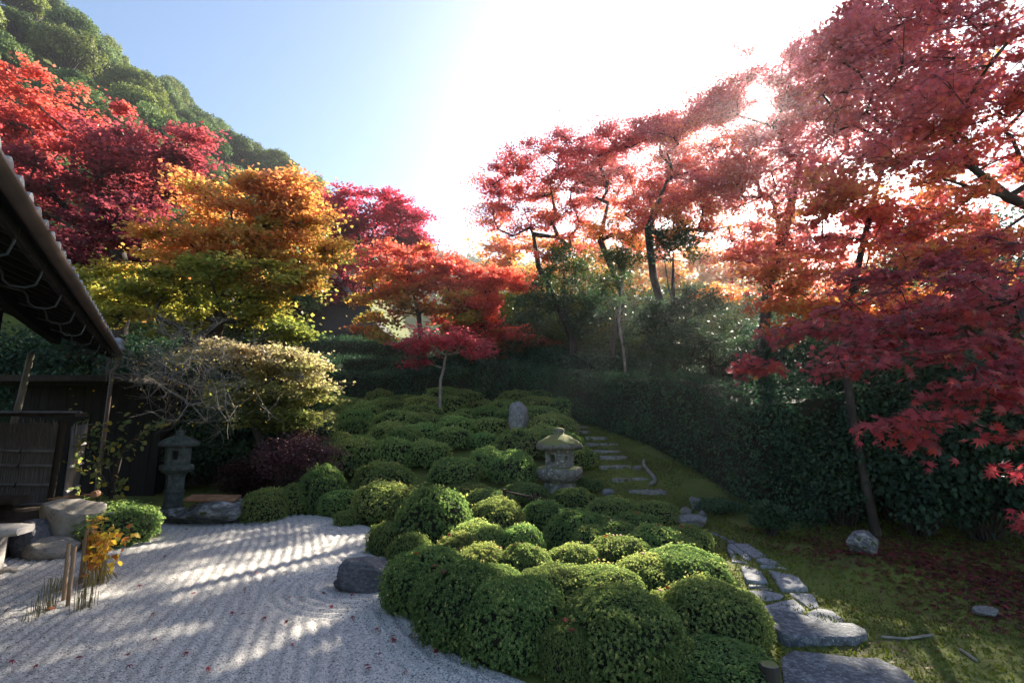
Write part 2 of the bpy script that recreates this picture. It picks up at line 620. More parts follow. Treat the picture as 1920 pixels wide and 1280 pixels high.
def sunny(C):
    """1 where a leaf at C would shade one of the sunlit patches"""
    g = np.zeros(len(C))
    for c, ax, a, b in _lit:
        q = C - SUN[None] * ((C[:, 2] - c[2] - .01) / SUN[2])[:, None]
        d = q[:, :2] - c[:2]
        u = (d @ ax) / a
        v = (d @ np.array([-ax[1], ax[0]])) / b
        g = np.maximum(g, .65 * smooth(1.15, .75, np.hypot(u, v)))
    for x, y, z, a, b in LITS:
        q = C - SUN[None] * ((C[:, 2] - z) / SUN[2])[:, None]
        g = np.maximum(g, smooth(1.1, .7, np.hypot((q[:, 0] - x) / a, (q[:, 1] - y) / b)))
    # the sun itself shows through a small gap
    D = unit(C - np.array([0, 0, CAMZ]))
    g = np.maximum(g, smooth(math.cos(R(1.25)), math.cos(R(.7)), D @ SUN))
    return g


def prune(C, keep=.05):
    return rng.random(len(C)) > sunny(C) * (1 - keep)


# ------------------------------------------------------------------ trees
def grow(trunk, clusters, step=.5, wob=.12, up=.35):
    """trunk polyline + cluster points -> chains of (points, radii)"""
    nodes = [np.array(p, float) for p in trunk]
    par = list(range(-1, len(trunk) - 1))
    chains = [list(range(len(trunk)))]
    top = nodes[-1]
    order = np.argsort(np.linalg.norm(clusters - np.mean(trunk[len(trunk) // 2:], axis=0), axis=1))
    ends = []
    first = max(1, len(trunk) // 3)
    for ci in order:
        p = clusters[ci]
        A = np.array(nodes)
        d = A - p
        dist = np.linalg.norm(d, axis=1) + np.maximum(d[:, 2], 0) * 1.5
        dist[:first] += 3
        j = int(np.argmin(dist))
        a = A[j]
        L = np.linalg.norm(p - a)
        k = max(1, int(L / step))
        ch = [j]
        sag = rng.normal(0, wob, 3) * L * .6
        for s in range(1, k + 1):
            t = s / k
            q = a + (p - a) * t + sag * math.sin(math.pi * t) + np.array([0, 0, up * .3 * L * math.sin(math.pi * t)])
            if s < k:
                q = q + rng.normal(0, wob * .35, 3)
            nodes.append(q)
            par.append(ch[-1])
            ch.append(len(nodes) - 1)
        chains.append(ch)
        ends.append(ch[-1])
    w = np.zeros(len(nodes))
    for e_ in ends:
        j = e_
        while j >= 0:
            w[j] += 1
            j = par[j]
    return np.array(nodes), chains, w


def ellipsoid_points(masses, n, shell=.55):
    vol = np.array([m[1][0] * m[1][1] * m[1][2] for m in masses]) ** .75
    cnt = np.maximum(3, (n * vol / vol.sum()).astype(int))
    out = []
    for (c, r), k in zip(masses, cnt):
        d = unit(rng.normal(size=(k, 3)))
        t = (shell ** 3 + (1 - shell ** 3) * rng.random(k)) ** (1 / 3)
        t[: k // 4] *= rng.random(k // 4) ** .5
        out.append(np.array(c) + d * t[:, None] * np.array(r))
    return np.concatenate(out)


def px_mass(px, py, rx, ry, Y, ry_depth=None):
    c = at(px, py, Y)
    s = Y / F
    return (c, (rx * s, ry_depth or (rx + ry) / 2 * s, ry * s))


def make_tree(name, label, cat, trunk, masses, ncl, per, size, tmpl, pal, leafmat='maple', barkmat='bark', group=None, flat=.28, crad=.55, r0=.14, pruned=False,
              cull=None, face=(0, 0, 0), noise=1.0, hgt=.35, rnd=.12, tilt=.45, twigs=5, dens_cut=.0, wob=.12, clusters=None, gnarl=0):
    base = np.array(trunk[0], float)
    root = empty(name, base, label, cat, group)
    cl = ellipsoid_points(masses, ncl) if clusters is None else clusters
    if cull is not None:
        cl = cl[cull(cl)]
    if pruned:
        cl = cl[(rng.random(len(cl)) > sunny(cl) * .95)]
    nodes, chains, w = grow(np.array(trunk, float), cl, wob=wob)
    wmax = w.max()
    rad = np.maximum(.007, r0 * (np.maximum(w, 1) / wmax) ** .48)
    tb = MB()
    for k, ch in enumerate(chains):
        r = rad[ch].copy()
        if k > 0:
            r[0] = min(r[0], r[1] * 1.25)
        else:
            r[0] = r0 * 1.35
            r[1:] = np.minimum(r[1:], r0)
        r[-1] = max(.005, r[-1] * .6)
        tb.tube(nodes[ch] - base, r, 8 if k == 0 else (5 if r[0] > .02 else 3), cap=False)
    ends = np.array([nodes[c[-1]] for c in chains[1:]])
    n = len(ends)
    # twigs fan out flat from every cluster
    cr_ = crad * rng.uniform(.65, 1.3, n)
    LC, LN, LK = [], [], []
    cdirs = unit(ends[:, :2] - np.mean(nodes[:len(trunk)], 0)[:2])
    for i in range(n):
        tw = []
        for t in range(twigs):
            a = rng.uniform(0, 6.28)
            d = np.array([math.cos(a), math.sin(a), rng.normal(0, flat)])
            d[:2] += cdirs[i] * .5
            e_ = ends[i] + d * cr_[i] * rng.uniform(.5, 1.0)
            mid = (ends[i] + e_) / 2 + rng.normal(0, .04, 3)
            tw.append((ends[i], mid, e_))
            tb.tube(np.array([ends[i], mid, e_]) - base, [.007, .005, .003], 3, cap=False)
        m_ = int(per * rng.uniform(.7, 1.3))
        ti = rng.integers(0, twigs, m_)
        tt = rng.random(m_) ** .7
        P = np.array([[x[0], x[2]] for x in tw])
        c = P[ti, 0] * (1 - tt)[:, None] + P[ti, 1] * tt[:, None]
        c = c + rng.normal(0, 1, (m_, 3)) * np.array([.24, .24, .24 * flat * 1.5]) * cr_[i]
        LC.append(c)
        LK.append(np.full(m_, i))
    C = np.concatenate(LC)
    K = np.concatenate(LK)
    keep = np.ones(len(C), bool)
    if pruned:
        keep &= prune(C)
    if cull is not None:
        keep &= cull(C)
    if dens_cut:
        keep &= fbm(C, 1.1, 77) > -dens_cut * 0 - 1 + dens_cut
    C, K = C[keep], K[keep]
    N = np.array([0, 0, 1.0]) + np.array(face) + rng.normal(0, tilt, (len(C), 3))
    zc = C[:, 2]
    t = (zc - zc.min()) / max(.1, zc.max() - zc.min())
    ckr = rng.normal(0, .09, n)
    tcol = .5 + hgt * (t - .5) * 2 + noise * .28 * fbm(C, .75, len(C) % 9 + 3) + ckr[K] + rng.normal(0, rnd, len(C))
    col = ramp(tcol, pal) * rng.uniform(.8, 1.2, (len(C), 1))
    v, f_ = leaf_arr(C - base, N, size * rng.uniform(.7, 1.25, len(C)), tmpl)
    tb.build('trunk', M[barkmat], root, smooth_shade=True)
    MB().add(v, f_, col).build('crown', M[leafmat], root)
    return root, C, N


MAROON, CRIM, RED, SCAR, ORAN, AMB, YEL, YG, OLV = (.13, .03, .04), (.24, .045, .055), (.36, .06, .065), (.48, .10, .065), (.50, .19, .06), (.52, .29, .06), \
    (.46, .33, .04), (.26, .27, .035), (.10, .12, .03)
PURP = (.10, .03, .04)


def T(*pts):
    return [at(*p) for p in pts]


def on_ground(px, py, Y):
    p = at(px, py, Y)
    p[2] = terrain(p[0], p[1]) - .1
    return p


# --- left side
D0 = 14.5
make_tree('maple_tree', 'tall crimson maple behind the tiled eave on the left', 'tree',
          [on_ground(215, 700, D0)] + T((225, 620, D0), (240, 540, D0), (215, 450, D0), (200, 350, D0)),
          [px_mass(130, 330, 190, 90, D0), px_mass(60, 210, 120, 75, D0 + .6), px_mass(260, 290, 110, 90, D0), px_mass(230, 450, 150, 70, D0 - .8), px_mass(60, 430, 130, 80, D0),
           px_mass(330, 340, 60, 50, D0)],
          230, 260, .108, KITE, [(.09, .018, .03), MAROON, CRIM, RED, SCAR], r0=.2, crad=.65, hgt=.5, group='autumn maples along the left slope')  # dark maroon stops put the shade of the lower crown into leaf colour
D0 = 12.3
make_tree('maple_tree', 'broad orange and yellow maple beside the crimson one, its lower leaves still green', 'tree',
          [on_ground(370, 820, D0)] + T((380, 700, D0), (410, 600, D0), (440, 520, D0), (460, 440, D0)),
          [px_mass(470, 390, 130, 60, D0), px_mass(550, 460, 80, 70, D0), px_mass(400, 470, 130, 50, D0 - .4), px_mass(580, 520, 55, 35, D0), px_mass(520, 350, 50, 30, D0)],
          150, 260, .09, KITE, [(.17, .17, .04), (.32, .26, .055), (.44, .25, .06), (.45, .19, .06), (.45, .155, .06), (.45, .12, .06)], r0=.17, crad=.55, hgt=.34, noise=1.5, group='autumn maples along the left slope')
make_tree('maple_tree', 'yellow green lower maple layer reaching over the lantern, lit from the right', 'tree',
          [on_ground(300, 880, D0 - .6)] + T((310, 760, D0 - .6), (350, 650, D0 - .6), (420, 600, D0 - .6)),
          [px_mass(300, 580, 120, 50, D0 - .3), px_mass(480, 580, 70, 45, D0 - .5), px_mass(420, 520, 150, 25, D0 - .9), px_mass(520, 620, 60, 25, D0 - .7), px_mass(240, 530, 80, 40, D0 + .4)],
          120, 210, .09, KITE, [(.09, .12, .03), (.20, .22, .04), (.26, .25, .045), (.40, .28, .055), (.45, .20, .055)], r0=.12, crad=.5, hgt=.25, noise=1.3, group='autumn maples along the left slope')
make_tree('maple_tree', 'low spreading maple with pale pinkish green layers above the left lantern', 'tree',
          [on_ground(520, 930, 10.6)] + T((500, 850, 10.6), (470, 780, 10.6), (470, 730, 10.6)),
          [px_mass(450, 665, 140, 18, 10.6), px_mass(520, 690, 90, 20, 10.4), px_mass(560, 735, 60, 35, 10.6), px_mass(470, 740, 80, 25, 10.3), px_mass(520, 780, 80, 28, 10.6)],
          115, 240, .065, KITE, [(.11, .15, .04), (.20, .23, .06), (.30, .27, .12), (.42, .33, .20)], r0=.09, crad=.42, hgt=.25, flat=.2, group='autumn maples along the left slope')
make_tree('maple_tree', 'rose red maple standing behind the thatched roof', 'tree',
          [on_ground(690, 640, 27)] + T((690, 560, 27), (695, 480, 27), (700, 430, 27)),
          [px_mass(700, 420, 100, 60, 27), px_mass(640, 430, 60, 60, 27.5), px_mass(760, 450, 50, 40, 27), px_mass(660, 520, 40, 60, 27)],
          130, 210, .15, KITE, [MAROON, CRIM, (.36, .03, .06), (.45, .05, .08)], r0=.22, crad=.9, pruned=True, hgt=.3, group='autumn maples at the back of the garden')
make_tree('maple_tree', 'orange maple with a fan of bare limbs right of the thatched roof', 'tree',
          [on_ground(790, 700, 20)] + T((790, 640, 20), (785, 590, 20), (775, 550, 20)),
          [px_mass(750, 500, 85, 50, 20), px_mass(800, 540, 70, 50, 19.6), px_mass(730, 560, 50, 50, 19.7), px_mass(840, 590, 60, 40, 19.5), px_mass(720, 620, 40, 25, 19)],
          95, 190, .13, KITE, [(.20, .22, .05), (.25, .25, .05), (.42, .27, .05), ORAN, SCAR, RED, (.5, .12, .06)], r0=.10, crad=.62, pruned=True, hgt=.35, noise=1.5, group='autumn maples at the back of the garden')
make_tree('maple_tree', 'glowing scarlet maple in the middle of the back hedge', 'tree',
          [on_ground(930, 700, 20.3)] + T((930, 640, 20.3), (925, 590, 20.3), (915, 560, 20.3)),
          [px_mass(910, 545, 75, 40, 20.3), px_mass(950, 530, 50, 30, 20.5), px_mass(880, 590, 60, 30, 20), px_mass(930, 625, 80, 22, 20), px_mass(870, 500, 50, 25, 21)],
          85, 180, .12, KITE, [(.20, .16, .05), RED, SCAR, (.58, .12, .06), SCAR], r0=.11, crad=.6, pruned=True, hgt=.2, noise=1.3, group='autumn maples at the back of the garden')
make_tree('maple_tree', 'small pink red maple with a slender pale trunk rising from the azalea bank', 'tree',
          [on_ground(826, 735, 16.0)] + T((826, 712, 16), (832, 690, 16), (836, 665, 16)),
          [px_mass(800, 648, 55, 24, 16), px_mass(870, 645, 55, 28, 16), px_mass(835, 632, 60, 20, 16.2), px_mass(795, 685, 30, 14, 15.8), px_mass(880, 665, 35, 14, 15.8)],
          46, 105, .09, KITE, [(.22, .04, .06), (.36, .06, .08), (.46, .08, .10), (.48, .14, .10)], r0=.05, crad=.45, hgt=.2, barkmat='palebark', group='autumn maples at the back of the garden')
make_tree('maple_tree', 'low olive and rust maple in front of the back hedge', 'tree',
          [on_ground(985, 690, 19.6)] + T((985, 660, 19.6), (980, 640, 19.6)),
          [px_mass(960, 640, 60, 22, 19.6), px_mass(1010, 650, 45, 14, 19.5), px_mass(935, 665, 40, 12, 19.4)],
          40, 110, .085, KITE, [(.09, .07, .03), (.2, .06, .03), (.28, .13, .03)], r0=.05, crad=.45, group='autumn maples at the back of the garden')

# --- right side, against the sun
PAL_R = [(.30, .08, .10), (.36, .08, .09), (.44, .08, .08), SCAR, ORAN, AMB]
GRT = 'backlit maples along the right hedge'
D0 = 18.2
make_tree('maple_tree', 'open crowned red orange maple left of the sun, nearest the middle of the sky', 'tree',
          [on_ground(1100, 690, D0)] + T((1075, 640, D0), (1040, 560, D0), (1010, 500, D0), (1000, 440, D0)),
          [px_mass(1000, 330, 90, 60, D0), px_mass(970, 420, 85, 45, D0), px_mass(920, 450, 50, 22, D0), px_mass(1060, 290, 80, 50, D0 + .5), px_mass(1060, 400, 70, 70, D0 + .5), px_mass(1110, 340, 80, 60, D0 + 1), px_mass(940, 370, 50, 40, D0),
           px_mass(990, 490, 60, 30, D0)],
          185, 210, .076, KITE, PAL_R[::-1], r0=.11, crad=.6, pruned=True, hgt=.3, group=GRT, noise=1.2)
D0 = 17.0
make_tree('maple_tree', 'tall forked red maple with pale limbs, second from the left in front of the sun', 'tree',
          [on_ground(1135, 690, D0)] + T((1150, 640, D0), (1170, 560, D0), (1125, 450, D0), (1140, 380, D0)),
          [px_mass(1130, 300, 70, 50, D0), px_mass(1190, 260, 90, 40, D0), px_mass(1180, 370, 80, 45, D0 + .4), px_mass(1180, 440, 90, 35, D0 - .4), px_mass(1260, 330, 70, 70, D0), px_mass(1240, 250, 60, 40, D0), px_mass(1230, 400, 70, 40, D0)],
          185, 210, .072, KITE, PAL_R[::-1], r0=.11, crad=.6, pruned=True, hgt=.25, group=GRT, noise=1.2)
D0 = 14.4
make_tree('maple_tree', 'leaning red maple with a mossy dark limb between the green trees', 'tree',
          [on_ground(1300, 740, D0)] + T((1260, 640, D0), (1225, 520, D0), (1215, 430, D0), (1250, 340, D0)),
          [px_mass(1290, 260, 90, 60, D0), px_mass(1340, 190, 60, 50, D0), px_mass(1320, 400, 80, 60, D0), px_mass(1400, 470, 60, 50, D0 - .5), px_mass(1340, 530, 50, 45, D0 - .5), px_mass(1370, 300, 80, 60, D0), px_mass(1260, 410, 60, 40, D0 - .3), px_mass(1300, 340, 80, 50, D0 + .5)],
          180, 210, .075, STAR6, PAL_R[::-1], r0=.12, crad=.58, pruned=True, hgt=.3, group=GRT, noise=1.2)
D0 = 12.0
make_tree('maple_tree', 'large pink red maple crown with the sun shining through it', 'tree',
          [on_ground(1420, 800, D0)] + T((1430, 650, D0), (1440, 540, D0), (1480, 400, D0), (1500, 300, D0)),
          [px_mass(1430, 160, 110, 90, D0), px_mass(1530, 220, 100, 110, D0), px_mass(1430, 330, 120, 70, D0), px_mass(1500, 430, 110, 60, D0 - .4), px_mass(1560, 90, 80, 70, D0),
           px_mass(1400, 480, 70, 50, D0 - .5), px_mass(1530, 520, 80, 50, D0 + .4), px_mass(1350, 330, 60, 50, D0)],
          235, 240, .075, STAR6, [(.36, .09, .12), (.42, .12, .15), (.46, .11, .13), (.46, .09, .08), SCAR, ORAN][::-1], r0=.13, crad=.55, pruned=True, hgt=.3, group=GRT, noise=1.0)
D0 = 7.6
make_tree('maple_tree', 'red maple whose thin leaning trunk stands before the dark thicket', 'tree',
          [on_ground(1640, 965, 7.2)] + T((1618, 880, 7.2), (1600, 790, 7.3), (1585, 690, 7.4), (1590, 580, 7.5), (1620, 450, D0), (1650, 330, D0)),
          [px_mass(1600, 110, 110, 90, D0), px_mass(1690, 200, 130, 110, D0), px_mass(1580, 380, 110, 70, D0), px_mass(1520, 520, 110, 45, D0), px_mass(1680, 420, 110, 70, D0 - .3),
           px_mass(1660, 40, 130, 60, D0), px_mass(1640, 560, 120, 35, D0 - .4), px_mass(1500, 590, 90, 30, D0), px_mass(1600, 610, 90, 25, D0)],
          160, 190, .078, STAR6, [(.42, .13, .16), (.42, .10, .12), (.44, .08, .08), SCAR, ORAN, AMB][::-1], r0=.055, crad=.42, tilt=.7, pruned=True, hgt=.25, group=GRT, noise=1.0)
D0 = 5.4
big, bc, bn = make_tree('maple_tree', 'dense crimson maple with gnarled dark limbs filling the upper right', 'tree',
          [np.array([7.0, 5.6, .0]), np.array([6.9, 5.6, 2.0]), at(1960, 400, D0), at(1890, 370, D0), at(1830, 320, D0), at(1780, 250, D0)],
          [px_mass(1810, 110, 130, 110, D0), px_mass(1900, 250, 100, 120, D0), px_mass(1740, 270, 110, 90, D0), px_mass(1820, 200, 110, 80, D0 - .5), px_mass(1880, 30, 120, 60, D0),
           px_mass(1700, 60, 90, 70, D0 + .3), px_mass(1860, 500, 90, 50, D0), px_mass(1660, 330, 90, 60, D0), px_mass(1990, 300, 90, 200, D0), px_mass(1760, 470, 110, 40, D0), px_mass(1800, 400, 120, 50, D0 + .3), px_mass(1890, 420, 80, 50, D0)],
          150, 140, .074, STAR, [(.42, .13, .17), (.38, .09, .12), (.42, .07, .08), SCAR, ORAN, AMB][::-1], r0=.06, crad=.36, face=(-.4, -.6, 0), tilt=.75, pruned=True, hgt=.2, group=GRT, noise=1.0, wob=.16)
# near maple reaching in from the right: its largest leaves are parts of their own
D0 = 3.7
NCL = []
for (ax, ay, ad), (bx, by, bd), k, sp in [((1940, 560, 3.9), (1400, 690, 4.9), 16, 16), ((1930, 545, 3.6), (1540, 690, 3.9), 16, 18), ((1930, 640, 3.5), (1640, 690, 3.6), 10, 16),
                                          ((1940, 690, 3.3), (1690, 835, 3.4), 12, 14), ((1930, 520, 4.2), (1480, 600, 4.8), 14, 20), ((1930, 610, 4.0), (1560, 640, 4.3), 11, 18),
                                          ((1975, 720, 3.3), (1915, 1005, 3.3), 5, 8), ((1950, 460, 4.4), (1560, 520, 4.8), 12, 20), ((1380, 690, 4.9), (1450, 670, 4.9), 3, 8)]:
    for i in range(k):
        t = (i + .5) / k
        NCL.append(at(ax + (bx - ax) * t + rng.normal(0, 8), ay + (by - ay) * (t ** 1.5) + rng.normal(0, sp), ad + (bd - ad) * t + rng.normal(0, .12)))
NCL = np.array(NCL)
near, NC, NN = make_tree('maple_tree', 'near red maple sprays with large star leaves drooping in from the right edge', 'tree',
          [np.array([5.4, 3.2, -.02]), np.array([5.3, 3.25, 1.2]), np.array([5.0, 3.4, 2.1]), at(2050, 540, 3.7)],
          None, 0, 52, .072, STAR, [ORAN, RED, CRIM, (.26, .025, .04), RED, (.36, .04, .03), SCAR], r0=.05, crad=.20, flat=.35, hgt=.0, rnd=.16, noise=.9, tilt=.5, face=(-.5, -.75, -.1), twigs=4, clusters=NCL,
          group=GRT)
# replace the nearest 300 by single leaves
crown = [c for c in near.children if c.name.startswith('crown')][0]
me = crown.data
cols = np.empty(len(me.polygons) * 4, np.float32)
me.attributes['tint'].data.foreach_get('color', cols)
cols = cols.reshape(-1, 4)
vco = np.empty(len(me.vertices) * 3, np.float32)
me.vertices.foreach_get('co', vco)
k = len(STAR)
vco = vco.reshape(-1, k, 3)
base = np.array(near.location)
W = vco.mean(1) + base
d = np.linalg.norm(W - [0, 0, CAMZ], axis=1)
pxx = 960 + F * W[:, 0] / (W[:, 1] * CP + (W[:, 2] - CAMZ) * SP)
score = d + 100 * (pxx > 1915)
pick = np.argsort(score)[:290]
rest = np.setdiff1d(np.arange(len(vco)), pick)
nm = MB().add(vco[rest].reshape(-1, 3), np.arange(len(rest) * k).reshape(-1, k), cols[rest, :3]).mesh('crown', M['maple'])
crown.data = nm
crown['kind'] = 'stuff'
shades = []
for s_ in range(8):
    c_ = cols[pick[s_ * 30], :3]
    shades.append(MB().add(STAR, [list(range(k))], c_).mesh('maple_leaf', M['maple']))
for i, pi in enumerate(pick):
    o = link_mesh('maple_leaf', shades[i % 8], near)
    V = vco[pi]
    # rebuild the frame of this leaf from its own outline
    A_ = np.linalg.lstsq(np.c_[STAR, np.ones(k)], V, rcond=None)[0]
    mat = Matrix(((A_[0][0], A_[1][0], A_[2][0], A_[3][0]), (A_[0][1], A_[1][1], A_[2][1], A_[3][1]), (A_[0][2], A_[1][2], A_[2][2], A_[3][2]), (0, 0, 0, 1)))
    o.matrix_basis = mat

# --- green broadleaf trees between the maples
GP = [(.03, .055, .035), (.045, .085, .045), (.06, .11, .04), (.11, .16, .03)]
GG = 'green broadleaf trees behind the right hedge'
make_tree('evergreen_tree', 'green camellia tree left of the pale slender trunk, above the hedge', 'tree',
          [on_ground(1075, 700, 18.0)] + T((1070, 640, 18.0), (1060, 560, 18.0), (1055, 500, 18.0)),
          [px_mass(1050, 520, 65, 60, 18.0), px_mass(1010, 580, 55, 40, 18), px_mass(1090, 590, 50, 45, 17.7), px_mass(1060, 465, 35, 25, 18.0)],
          90, 110, .11, OVAL, GP, 'green', r0=.08, crad=.45, flat=.6, tilt=.9, pruned=True, group=GG)
make_tree('evergreen_tree', 'slender tree with a pale forked trunk rising over the hedge', 'tree',
          [on_ground(1180, 700, 16.2)] + T((1168, 650, 16.2), (1160, 600, 16.2), (1166, 540, 16.2), (1165, 490, 16.2)),
          [px_mass(1170, 500, 55, 45, 16.2), px_mass(1150, 560, 50, 40, 16.2), px_mass(1210, 580, 40, 35, 16.2)],
          60, 100, .10, OVAL, GP, 'green', 'palebark', r0=.04, crad=.42, flat=.6, tilt=.9, pruned=True, group=GG)
make_tree('evergreen_tree', 'dark green tree in front of the leaning mossy maple', 'tree',
          [on_ground(1262, 720, 14.0)] + T((1262, 650, 14.0), (1262, 560, 14.0), (1262, 470, 14.0)),
          [px_mass(1260, 470, 50, 60, 14.0), px_mass(1290, 560, 60, 60, 14.0), px_mass(1240, 610, 50, 50, 13.9)],
          90, 120, .10, OVAL, GP[:3], 'green', r0=.07, crad=.42, flat=.6, tilt=.9, pruned=True, group=GG)
make_tree('evergreen_tree', 'bluish green low tree with layered leaves right of the pale trunk', 'tree',
          [on_ground(1330, 760, 12.8)] + T((1335, 700, 12.8), (1330, 640, 12.8)),
          [px_mass(1290, 650, 70, 40, 12.8), px_mass(1350, 650, 60, 50, 12.8), px_mass(1250, 680, 40, 25, 13)],
          80, 110, .085, OVAL, GP[:3], 'green', r0=.06, crad=.38, flat=.4, tilt=.6, group=GG)

make_tree('evergreen_tree', 'tall dark camellia tree behind the right thicket, seen under the crimson maple', 'tree',
          [on_ground(1760, 800, 10.6)] + T((1765, 640, 10.6), (1770, 520, 10.6), (1780, 440, 10.6)),
          [px_mass(1790, 470, 110, 60, 10.6), px_mass(1700, 530, 90, 70, 10.8), px_mass(1860, 560, 100, 90, 10.4), px_mass(1780, 620, 140, 60, 10.6)],
          140, 130, .10, OVAL, GP[:3], 'gloss', r0=.10, crad=.45, flat=.6, tilt=.9, group=GG)

# evergreen bushes: one build, many copies (thicket at the right, dark planting behind the hedge, under the left trees)
def make_bush(name, n, leaf, pal, mat, lumps=40, core=True, tmpl=DIAMOND * [1, 1.6, 1.2]):
    root = empty(name, (0, 0, 0))
    d = unit(rng.normal(size=(lumps, 3)) * [1, 1, .9])
    d[:, 2] = np.abs(d[:, 2]) * 1.35 - .5
    cc = d * rng.uniform(.45, .85, (lumps, 1)) + [0, 0, .85]
    rr = rng.uniform(.22, .42, lumps)
    k = rng.integers(0, lumps, n)
    u = unit(rng.normal(size=(n, 3)))
    C = cc[k] + u * (rr[k] * rng.random(n) ** .35)[:, None]
    C = C[C[:, 2] > .02]
    n = len(C)
    N = unit(u[:n] * .5 + rng.normal(0, .5, (n, 3)) + [0, 0, .8])
    t = rng.random(n) * .55 + .25 * fbm(C, 2.2, 9) + .22
    v, f_ = leaf_arr(C, N, leaf * rng.uniform(.7, 1.3, n), tmpl)
    MB().add(v, f_, ramp(t, pal)).build('foliage', M[mat], root)
    tb = MB()
    for i in range(lumps):
        p0 = np.array([rng.normal(0, .06), rng.normal(0, .06), -.05])
        p1 = cc[i] * .5 + rng.normal(0, .05, 3)
        tb.tube(np.array([p0, p1, cc[i]]), [.014, .010, .005], 4, cap=False)
    tb.build('stem', M['bark'], root)
    return root


bushes = [make_bush('evergreen_bush', 11500, .06, [(.014, .032, .022), (.024, .055, .034), (.04, .085, .045), (.07, .12, .04)], 'gloss') for _ in range(3)]
BUSH = []
_bi = [0]


def put_bush(x, y, sx, sy, sz, label, group, dz=-.1, name='evergreen_bush'):
    i = _bi[0]
    _bi[0] += 1
    o = bushes[i] if i < 3 else copy_tree(bushes[i % 3])
    o.location = (x, y, float(terrain(x, y)) + dz)
    o.scale = (sx, sy, sz)
    o.rotation_euler = (0, 0, rng.uniform(0, 6.28))
    tag(o, label, 'bush', group)
    return o


TH = 'camellia bushes of the right thicket'
for px, Yd, w_, h_, lb in [(1560, 7.9, .9, 1.15, 'dark camellia bush at the near end of the clipped hedge'),
                           (1690, 7.4, 1.0, 1.45, 'tall dark camellia bush just right of the thin leaning trunk'),
                           (1800, 7.0, 1.1, 1.6, 'tall dark camellia bush in the middle of the right thicket'),
                           (1905, 6.6, 1.0, 1.5, 'dark camellia bush at the right edge behind the red leaf litter'),
                           (2010, 6.2, 1.1, 1.6, 'dark camellia bush half out of view at the right edge'),
                           (1640, 8.6, 1.1, 1.75, 'camellia bush behind the thin leaning trunk'),
                           (1760, 8.4, 1.2, 1.95, 'camellia bush at the back of the thicket under the crimson maple'),
                           (1890, 8.2, 1.2, 1.95, 'camellia bush farthest back at the right edge'),
                           (1480, 9.6, 1.0, 1.5, 'camellia bush rising behind the clipped hedge near its end')]:
    x = (px - 960) / F * (Yd * CP + .5 * SP)
    put_bush(x, Yd, w_, w_, h_, lb, TH)
BK = 'dark shrubs filling in behind the clipped hedge'
for i, (px, Yd, w_, h_) in enumerate([(920, 20.5, 1.5, 1.3), (985, 19.5, 1.4, 1.3), (1040, 18.5, 1.4, 1.3), (1100, 17.5, 1.4, 1.3), (1160, 17, 1.3, 1.3), (1225, 16, 1.3, 1.3), (1290, 15, 1.3, 1.4),
                                      (1350, 14, 1.2, 1.4), (1410, 13.6, 1.3, 1.9), (1450, 12.4, 1.2, 2.0), (1500, 11.4, 1.2, 2.0), (1550, 10.4, 1.2, 1.9), (1590, 12.6, 1.4, 2.4), (1500, 13.6, 1.4, 2.3), (1440, 15, 1.4, 2.1), (1650, 11.5, 1.4, 2.4), (870, 22, 1.6, 1.2)]):
    x = (px - 960) / F * (Yd * CP + 2 * SP)
    put_bush(x, Yd, w_, w_, h_, 'dark green shrub behind the clipped hedge, ' + ('under the scarlet maple' if px < 1000 else (
        'around the pale trunked trees' if px < 1240 else ('under the leaning mossy maple' if px < 1420 else 'where the hedge meets the thicket'))), BK + (' a' if False else ''))
LB = 'dark shrubs under the left trees'
for px, Yd, w_, h_ in [(250, 12.2, 1.2, 1.35), (330, 12.6, 1.2, 1.3), (410, 12.4, 1.2, 1.35), (490, 12.2, 1.2, 1.25), (560, 12.4, 1.1, 1.1), (180, 12.6, 1.3, 1.5), (110, 12.9, 1.3, 1.5), (300, 15, 1.8, 2.2),
                       (420, 15, 1.8, 2.0), (180, 15.5, 1.9, 2.3), (60, 15.8, 1.9, 2.3), (520, 14.6, 1.4, 1.5)]:
    x = (px - 960) / F * (Yd * CP + 1 * SP)
    put_bush(x, Yd, w_, w_, h_, 'dark evergreen shrub ' + ('in the deep shade behind the left lantern' if px > 280 and Yd < 13.5 else ('behind the outbuilding roof' if px < 280 else 'under the yellow green maple')), LB)

